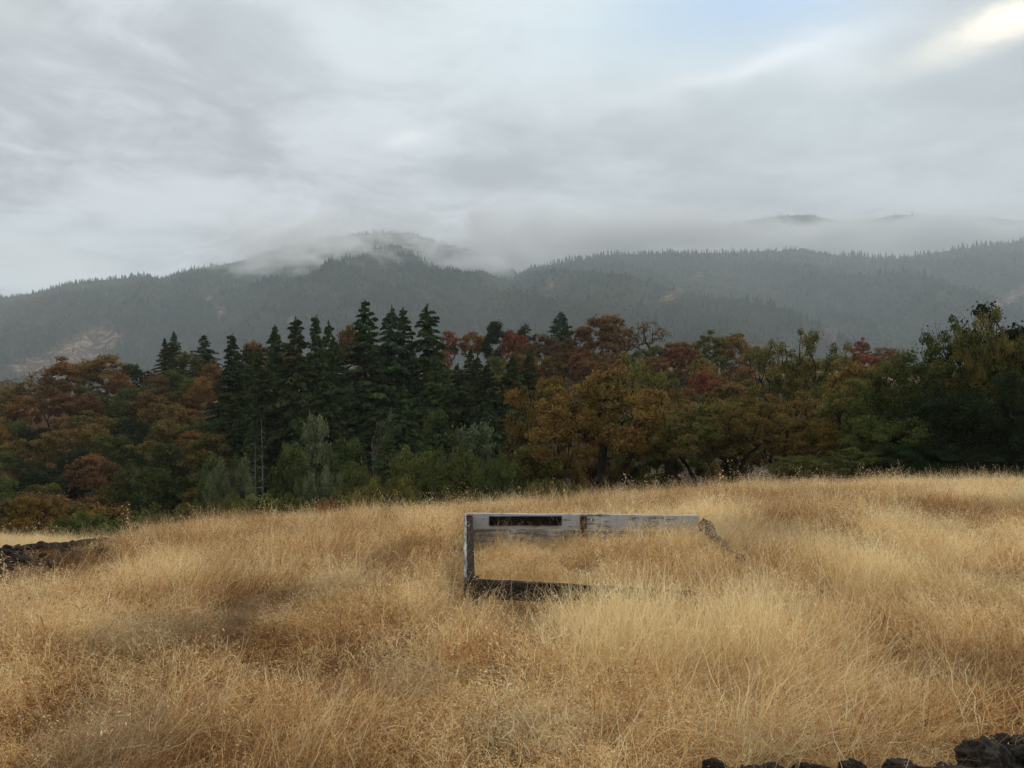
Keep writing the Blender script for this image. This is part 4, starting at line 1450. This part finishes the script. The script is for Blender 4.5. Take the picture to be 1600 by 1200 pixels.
# ================================================================== mountains beyond the valley
m_mtn, n, out = mat('mountain_ground')
b = principled(n, out, 1.0, 0.0)
geo = n.nodes.new('ShaderNodeNewGeometry')
at = n.nodes.new('ShaderNodeAttribute'); at.attribute_name = 'open'
a1 = noise(n, geo.outputs['Position'], 0.012, 6, 0.7)
a2 = noise(n, geo.outputs['Position'], 0.05, 5, 0.7)
c = mixc(n, maprange(n, a1, 0.4, 0.62), (0.022, 0.030, 0.018), (0.050, 0.052, 0.026))
c2 = mixc(n, maprange(n, a2, 0.48, 0.66), (0.10, 0.062, 0.044), (0.36, 0.27, 0.18))
c = mixc(n, at.outputs['Fac'], c, c2)
n.links.new(c, b.inputs['Base Color'])


def tree_low(name, seed, kind):
    r = np.random.default_rng(seed)
    Vs, Ts = [], []
    base = 0
    if kind == 'fir':
        layers = 6
        for k in range(layers):
            f = k / layers
            z0 = 3 + 19 * f; z1 = z0 + 7.5 * (1 - 0.35 * f); R_ = 4.2 * (1 - f) ** 0.8 + 0.5
            an = np.linspace(0, 2 * np.pi, 9)[:-1]
            rr = R_ * r.uniform(0.65, 1.2, 8)
            ring = np.stack([rr * np.cos(an), rr * np.sin(an), z0 + r.normal(size=8) * 0.5], 1)
            V = np.vstack([ring, [[0, 0, z1]]])
            T_ = np.array([[j, (j + 1) % 8, 8] for j in range(8)]) + base
            Vs.append(V); Ts.append(T_); base += 9
    else:
        for k in range(9):
            c0 = np.array([r.normal() * 2.6, r.normal() * 2.6, 6 + r.normal() * 2.0])
            an = np.linspace(0, 2 * np.pi, 7)[:-1]
            R_ = r.uniform(1.8, 3.0)
            rr = R_ * r.uniform(0.7, 1.2, 6)
            ring = np.stack([c0[0] + rr * np.cos(an), c0[1] + rr * np.sin(an), c0[2] + r.normal(size=6) * 0.5], 1)
            V = np.vstack([ring, [c0 + [0, 0, R_ * 0.9]], [c0 - [0, 0, R_ * 0.9]]])
            T_ = np.array([[j, (j + 1) % 6, 6] for j in range(6)] + [[(j + 1) % 6, j, 7] for j in range(6)]) + base
            Vs.append(V); Ts.append(T_); base += 8
    return mesh_from(name, np.vstack(Vs), np.vstack(Ts), [m_far])


m_far, n, out = mat('far_tree')
at = n.nodes.new('ShaderNodeAttribute'); at.attribute_type = 'INSTANCER'; at.attribute_name = 'tone'
geo = n.nodes.new('ShaderNodeNewGeometry')
ramp = n.nodes.new('ShaderNodeValToRGB')
cr = ramp.color_ramp
cr.elements[0].position = 0.0; cr.elements[0].color = (0.016, 0.034, 0.020, 1)
cr.elements[1].position = 1.0; cr.elements[1].color = (0.13, 0.075, 0.035, 1)
for p, c in ((0.45, (0.030, 0.054, 0.026)), (0.75, (0.060, 0.068, 0.028))):
    e_ = cr.elements.new(p); e_.color = (*c, 1)
n.links.new(at.outputs['Fac'], ramp.inputs[0])
d = n.nodes.new('ShaderNodeBsdfDiffuse')
n.links.new(ramp.outputs[0], d.inputs[0])
n.links.new(d.outputs[0], out.inputs['Surface'])
fcol = bpy.data.collections.new('far_trees')
for k in range(6):
    o = bpy.data.objects.new(f'far_tree_{chr(97 + k)}', tree_low('far_tree', 400 + k, 'fir' if k < 3 else 'oak'))
    fcol.objects.link(o)


def mountain(name, label, flabel, dr, sil, base_d, seed, spacing, openfn=None, firs=0.6, gully=120, umin=-0.95, umax=0.95):
    """ridge at distance dr whose skyline follows sil [(px, py)...]"""
    sx = np.array([p[0] for p in sil], float); sy = np.array([p[1] for p in sil], float)
    nu, nd = 260, 90
    u = np.linspace(umin, umax, nu)
    f = np.linspace(0, 1.35, nd)                      # 0 foot, 1 ridge, beyond: the far side

    def surf(uu, ff):
        px = 800 + uu * F
        x_ = uu * dr
        wob = (fbm(x_ * 0.0016, ff * 0 + seed, 3, seed) - 0.5) * 380
        d = base_d + (dr + wob - base_d) * ff
        zr = CAMZ + (HOR - (np.interp(px, sx, sy) + 5)) / F * (dr + wob)
        prof = np.where(ff < 1, ff ** 0.9, 1 - (ff - 1) * 1.6)
        z_ = -150 + (zr + 150) * prof
        # spurs and gullies, fading to nothing at the ridge itself
        xx_ = uu * d
        rid = 1 - np.abs(2 * fbm(xx_ * 0.0030 + d * 0.0010, d * 0.0012, 4, seed + 5) - 1)
        k = np.clip((1 - ff) * 2.2, 0, 1) * np.clip(ff * 4, 0, 1)
        z_ = z_ + (rid - 0.6) * gully * 1.6 * k + (fbm(xx_ * 0.012, d * 0.012, 3, seed + 7) - 0.5) * 20 * np.clip(np.abs(1 - ff) * 6, 0.15, 1)
        return xx_, d, z_
    UU, FF = np.meshgrid(u, f)
    X_, Y_, Z_ = surf(UU, FF)
    V = np.stack([X_.ravel(), Y_.ravel(), Z_.ravel()], 1)
    i = np.arange(nd - 1)[:, None] * nu; j = np.arange(nu - 1)[None, :]
    q = np.stack([i + j, i + j + 1, i + nu + j + 1, i + nu + j], 2).reshape(-1, 4)
    me = mesh_from(name, V, q, [m_mtn], smooth=True)
    op = openfn(UU.ravel(), V) if openfn else np.zeros(len(V))
    set_attr(me, 'open', op)
    add(name, me, kind='structure', label=label)
    r = np.random.default_rng(seed + 1)
    area = (umax - umin) * (dr ** 2 - base_d ** 2) / 2 * 1.1
    nT = int(area / spacing ** 2)
    ff = np.concatenate([r.uniform(0.05, 1.06, nT), r.uniform(0.97, 1.02, nT // 30)])
    uu = r.uniform(umin, umax, len(ff))
    x_, y_, z_ = surf(uu, ff)
    # only what can be seen above the near ridge
    row = HOR - (z_ + 25 - CAMZ) / y_ * F
    k = (row < 600) & (np.abs(uu) < 0.72)
    if openfn:
        k &= r.uniform(size=len(ff)) > openfn(uu, np.stack([x_, y_, z_], 1)) * 0.97
    k &= r.uniform(size=len(ff)) < 0.30 + 1.6 * (fbm(x_ * 0.008, y_ * 0.006, 3, seed + 9) - 0.18)
    x_, y_, z_, ff, uu = x_[k], y_[k], z_[k], ff[k], uu[k]
    me = bpy.data.meshes.new('forest')
    me.vertices.add(len(x_))
    me.vertices.foreach_set('co', np.column_stack([x_, y_, z_ - 1]).astype(np.float32).ravel())
    nn = fbm(x_ * 0.004, y_ * 0.004, 3, seed + 11)
    isfir = r.uniform(size=len(x_)) < np.clip(firs + 1.6 * (nn - 0.5) + 0.3 * (ff > 0.9), 0.05, 0.97)
    pick = np.where(isfir, r.integers(0, 3, len(x_)), 3 + r.integers(0, 3, len(x_)))
    tone = np.where(isfir, r.uniform(0, 0.35, len(x_)), np.clip(r.normal(0.6, 0.15, len(x_)), 0.2, 1.0)) + 1.5 * np.clip(fbm(x_ * 0.005, y_ * 0.005, 3, seed + 19) - 0.5, -0.1, 0.3)
    s_ = np.where(isfir, 0.35 + 0.85 * r.uniform(0, 1, len(x_)) ** 1.5, r.uniform(0.6, 1.3, len(x_))) * (0.55 + 0.9 * fbm(x_ * 0.012, y_ * 0.012, 2, seed + 15)) * 0.62
    pattr(me, 'tone', 'FLOAT', tone.astype(np.float32))
    pattr(me, 'pick', 'INT', pick.astype(np.int32))
    pattr(me, 'turn', 'FLOAT_VECTOR', np.column_stack([0 * x_, 0 * x_, r.uniform(0, 6.28, len(x_))]).astype(np.float32), 'vector')
    pattr(me, 'size', 'FLOAT_VECTOR', np.column_stack([s_ * 0.95, s_ * 0.95, s_]).astype(np.float32), 'vector')
    instancer('forest', me, fcol, kind='stuff', label=flabel)
    print(name, 'trees', len(x_))


def spots(c0):
    def fn(u, V):
        px = 800 + u * F
        py = HOR - (V[:, 2] - CAMZ) / V[:, 1] * F
        o = np.zeros(len(u))
        for (cx, cy_, rx, ry, a) in c0:
            ca, sa = math.cos(a), math.sin(a)
            dx, dy = px - cx, py - cy_
            o = np.maximum(o, np.clip(1.6 - 1.3 * (((dx * ca + dy * sa) / rx) ** 2 + ((-dx * sa + dy * ca) / ry) ** 2), 0, 1))
        return np.clip(o * (0.55 + 0.9 * fbm(px * 0.12, py * 0.12, 3, 3)), 0, 1)
    return fn


mountain('mountain', 'wooded mountain on the left, its top in wisps of cloud', 'dark far forest covering the left mountain', 2500,
         [(-400, 520), (0, 462), (50, 454), (100, 442), (150, 434), (200, 430), (225, 426), (250, 432), (300, 417), (350, 409), (400, 397),
          (450, 380), (500, 370), (550, 364), (600, 359), (640, 360), (680, 374), (740, 386), (790, 412), (840, 440), (950, 470), (1200, 500), (2000, 520)],
         1150, 61, 10.0, spots([(130, 545, 75, 26, -0.35), (165, 520, 16, 18, 0), (345, 490, 8, 12, 0.2), (70, 575, 60, 20, 0), (330, 470, 6, 8, 0), (455, 500, 6, 5, 0)]), 0.62)
mountain('mountain', 'wooded mountain shoulder on the right below the band of fog', 'dark far forest covering the right mountain shoulder', 2100,
         [(-400, 620), (500, 560), (640, 500), (720, 462), (770, 442), (800, 428), (830, 414), (870, 407), (900, 402), (960, 393), (1050, 391), (1150, 391), (1250, 386),
          (1300, 394), (1400, 400), (1500, 384), (1600, 372), (1900, 350)],
         1000, 71, 9.5, spots([(1050, 462, 20, 7, -0.5), (1575, 468, 55, 11, -0.55), (860, 445, 10, 16, 0.5), (1300, 520, 26, 6, 0), (1200, 545, 40, 8, 0), (1240, 500, 12, 4, 0), (1090, 430, 8, 4, 0)]), 0.6)
mountain('mountain', 'high far mountain on the right, its crest faint above the fog', 'far forest on the high mountain behind the fog', 3200,
         [(-400, 560), (700, 470), (800, 440), (900, 410), (950, 392), (1000, 372), (1040, 355), (1100, 350), (1200, 335), (1260, 331), (1320, 344), (1400, 332), (1500, 336), (1600, 340), (2000, 330)],
         2300, 81, 14, None, 0.8)

# ================================================================== air
def volume(name, lo, hi, density, color=(1, 1, 1), aniso=0.0, het=None, plan=None, **props):
    lo = Vector(lo); hi = Vector(hi)
    V = [(x, y, z) for z in (lo.z, hi.z) for y in (lo.y, hi.y) for x in (lo.x, hi.x)]
    if plan:                # four corners of a slanted footprint: near left, near right, far left, far right
        V = [(x, y, z) for z in (lo.z, hi.z) for (x, y) in plan]
    Fq = np.array([(0, 2, 3, 1), (4, 5, 7, 6), (0, 1, 5, 4), (2, 6, 7, 3), (0, 4, 6, 2), (1, 3, 7, 5)])
    m, n, out = mat(name + '_air')
    v = n.nodes.new('ShaderNodeVolumePrincipled')
    v.inputs['Color'].default_value = (*color, 1)
    v.inputs['Density'].default_value = density
    v.inputs['Anisotropy'].default_value = aniso
    n.links.new(v.outputs[0], out.inputs['Volume'])
    if het:
        n.links.new(het(n, density), v.inputs['Density'])
    return add(name, mesh_from(name, V, Fq, [m]), **props)


volume('haze', (-4950, -4950, -180), (4950, 4950, 640), 0.9e-4, (0.91, 0.955, 1.0), 0.0, kind='stuff', label='pale damp haze filling the valley')


def fog_density(scale, lo, hi, ex, ez_lo, ez_hi, ey=0.2, zs=2.2, dist=0.6):
    def fn(n, density):
        tcn = n.nodes.new('ShaderNodeTexCoord')
        mp = n.nodes.new('ShaderNodeMapping'); mp.inputs['Scale'].default_value = (1, 1, zs)
        n.links.new(tcn.outputs['Object'], mp.inputs[0])
        a = noise(n, mp.outputs[0], scale, 6, 0.58, dist)
        sp = n.nodes.new('ShaderNodeSeparateXYZ'); n.links.new(tcn.outputs['Generated'], sp.inputs[0])
        gx_, gy_, gz_ = sp.outputs

        def edge(v, e0, e1):
            k = maprange(n, v, 0.0, max(e0, 1e-3))
            return math_(n, 'MULTIPLY', k, maprange(n, v, 1.0, 1.0 - max(e1, 1e-3)))
        k = math_(n, 'MULTIPLY', edge(gx_, ex, ex), edge(gz_, ez_lo, ez_hi))
        k = math_(n, 'MULTIPLY', k, edge(gy_, ey, ey))
        # soft bounds eat into the noise so that the bank ends in wisps
        v = math_(n, 'ADD', a, math_(n, 'MULTIPLY', math_(n, 'SUBTRACT', k, 1.0), 0.5))
        v = maprange(n, v, lo, hi)
        return math_(n, 'MULTIPLY', v, density)
    return fn


volume('valley_mist', (-4900, 340, -175), (4900, 4900, 635), 1.05e-4, (0.82, 0.945, 1.0), 0.0, kind='stuff', label='thin mist hanging over the whole valley beyond the wooded ridge')
volume('valley_mist', (-40, 620, -172), (4850, 2340, 630), 2.6e-4, (0.86, 0.94, 1.0), 0.0, kind='stuff', plan=((700, 700), (4850, 700), (-520, 2330), (4850, 2340)), label='thicker mist in front of the right hand mountain')

# low cloud lying on the slopes
volume('fog_bank', (-60, 1950, 255), (2800, 3000, 462), 1.0e-2, (1, 1, 1), 0.0, fog_density(0.0036, 0.33, 0.54, 0.13, 0.40, 0.40), kind='stuff',
       label='long band of white fog lying between the right hand mountains')
volume('fog_bank', (200, 3020, 400), (2900, 3600, 635), 4.0e-3, (1, 1, 1), 0.0, fog_density(0.0040, 0.42, 0.62, 0.15, 0.35, 0.1), kind='stuff',
       label='ragged cloud hiding the crest of the far right mountain')
volume('fog_bank', (-950, 1750, 150), (200, 2560, 440), 1.1e-2, (1, 1, 1), 0.0, fog_density(0.0070, 0.44, 0.64, 0.22, 0.30, 0.35, zs=2.2, dist=1.2), kind='stuff',
       label='torn wisps of fog drifting over the left mountain')
volume('fog_bank', (-260, 2300, 180), (420, 2950, 560), 8.0e-3, (1, 1, 1), 0.0, fog_density(0.0045, 0.31, 0.55, 0.28, 0.35, 0.35), kind='stuff',
       label='grey cloud filling the saddle between the two mountains')
#@@END
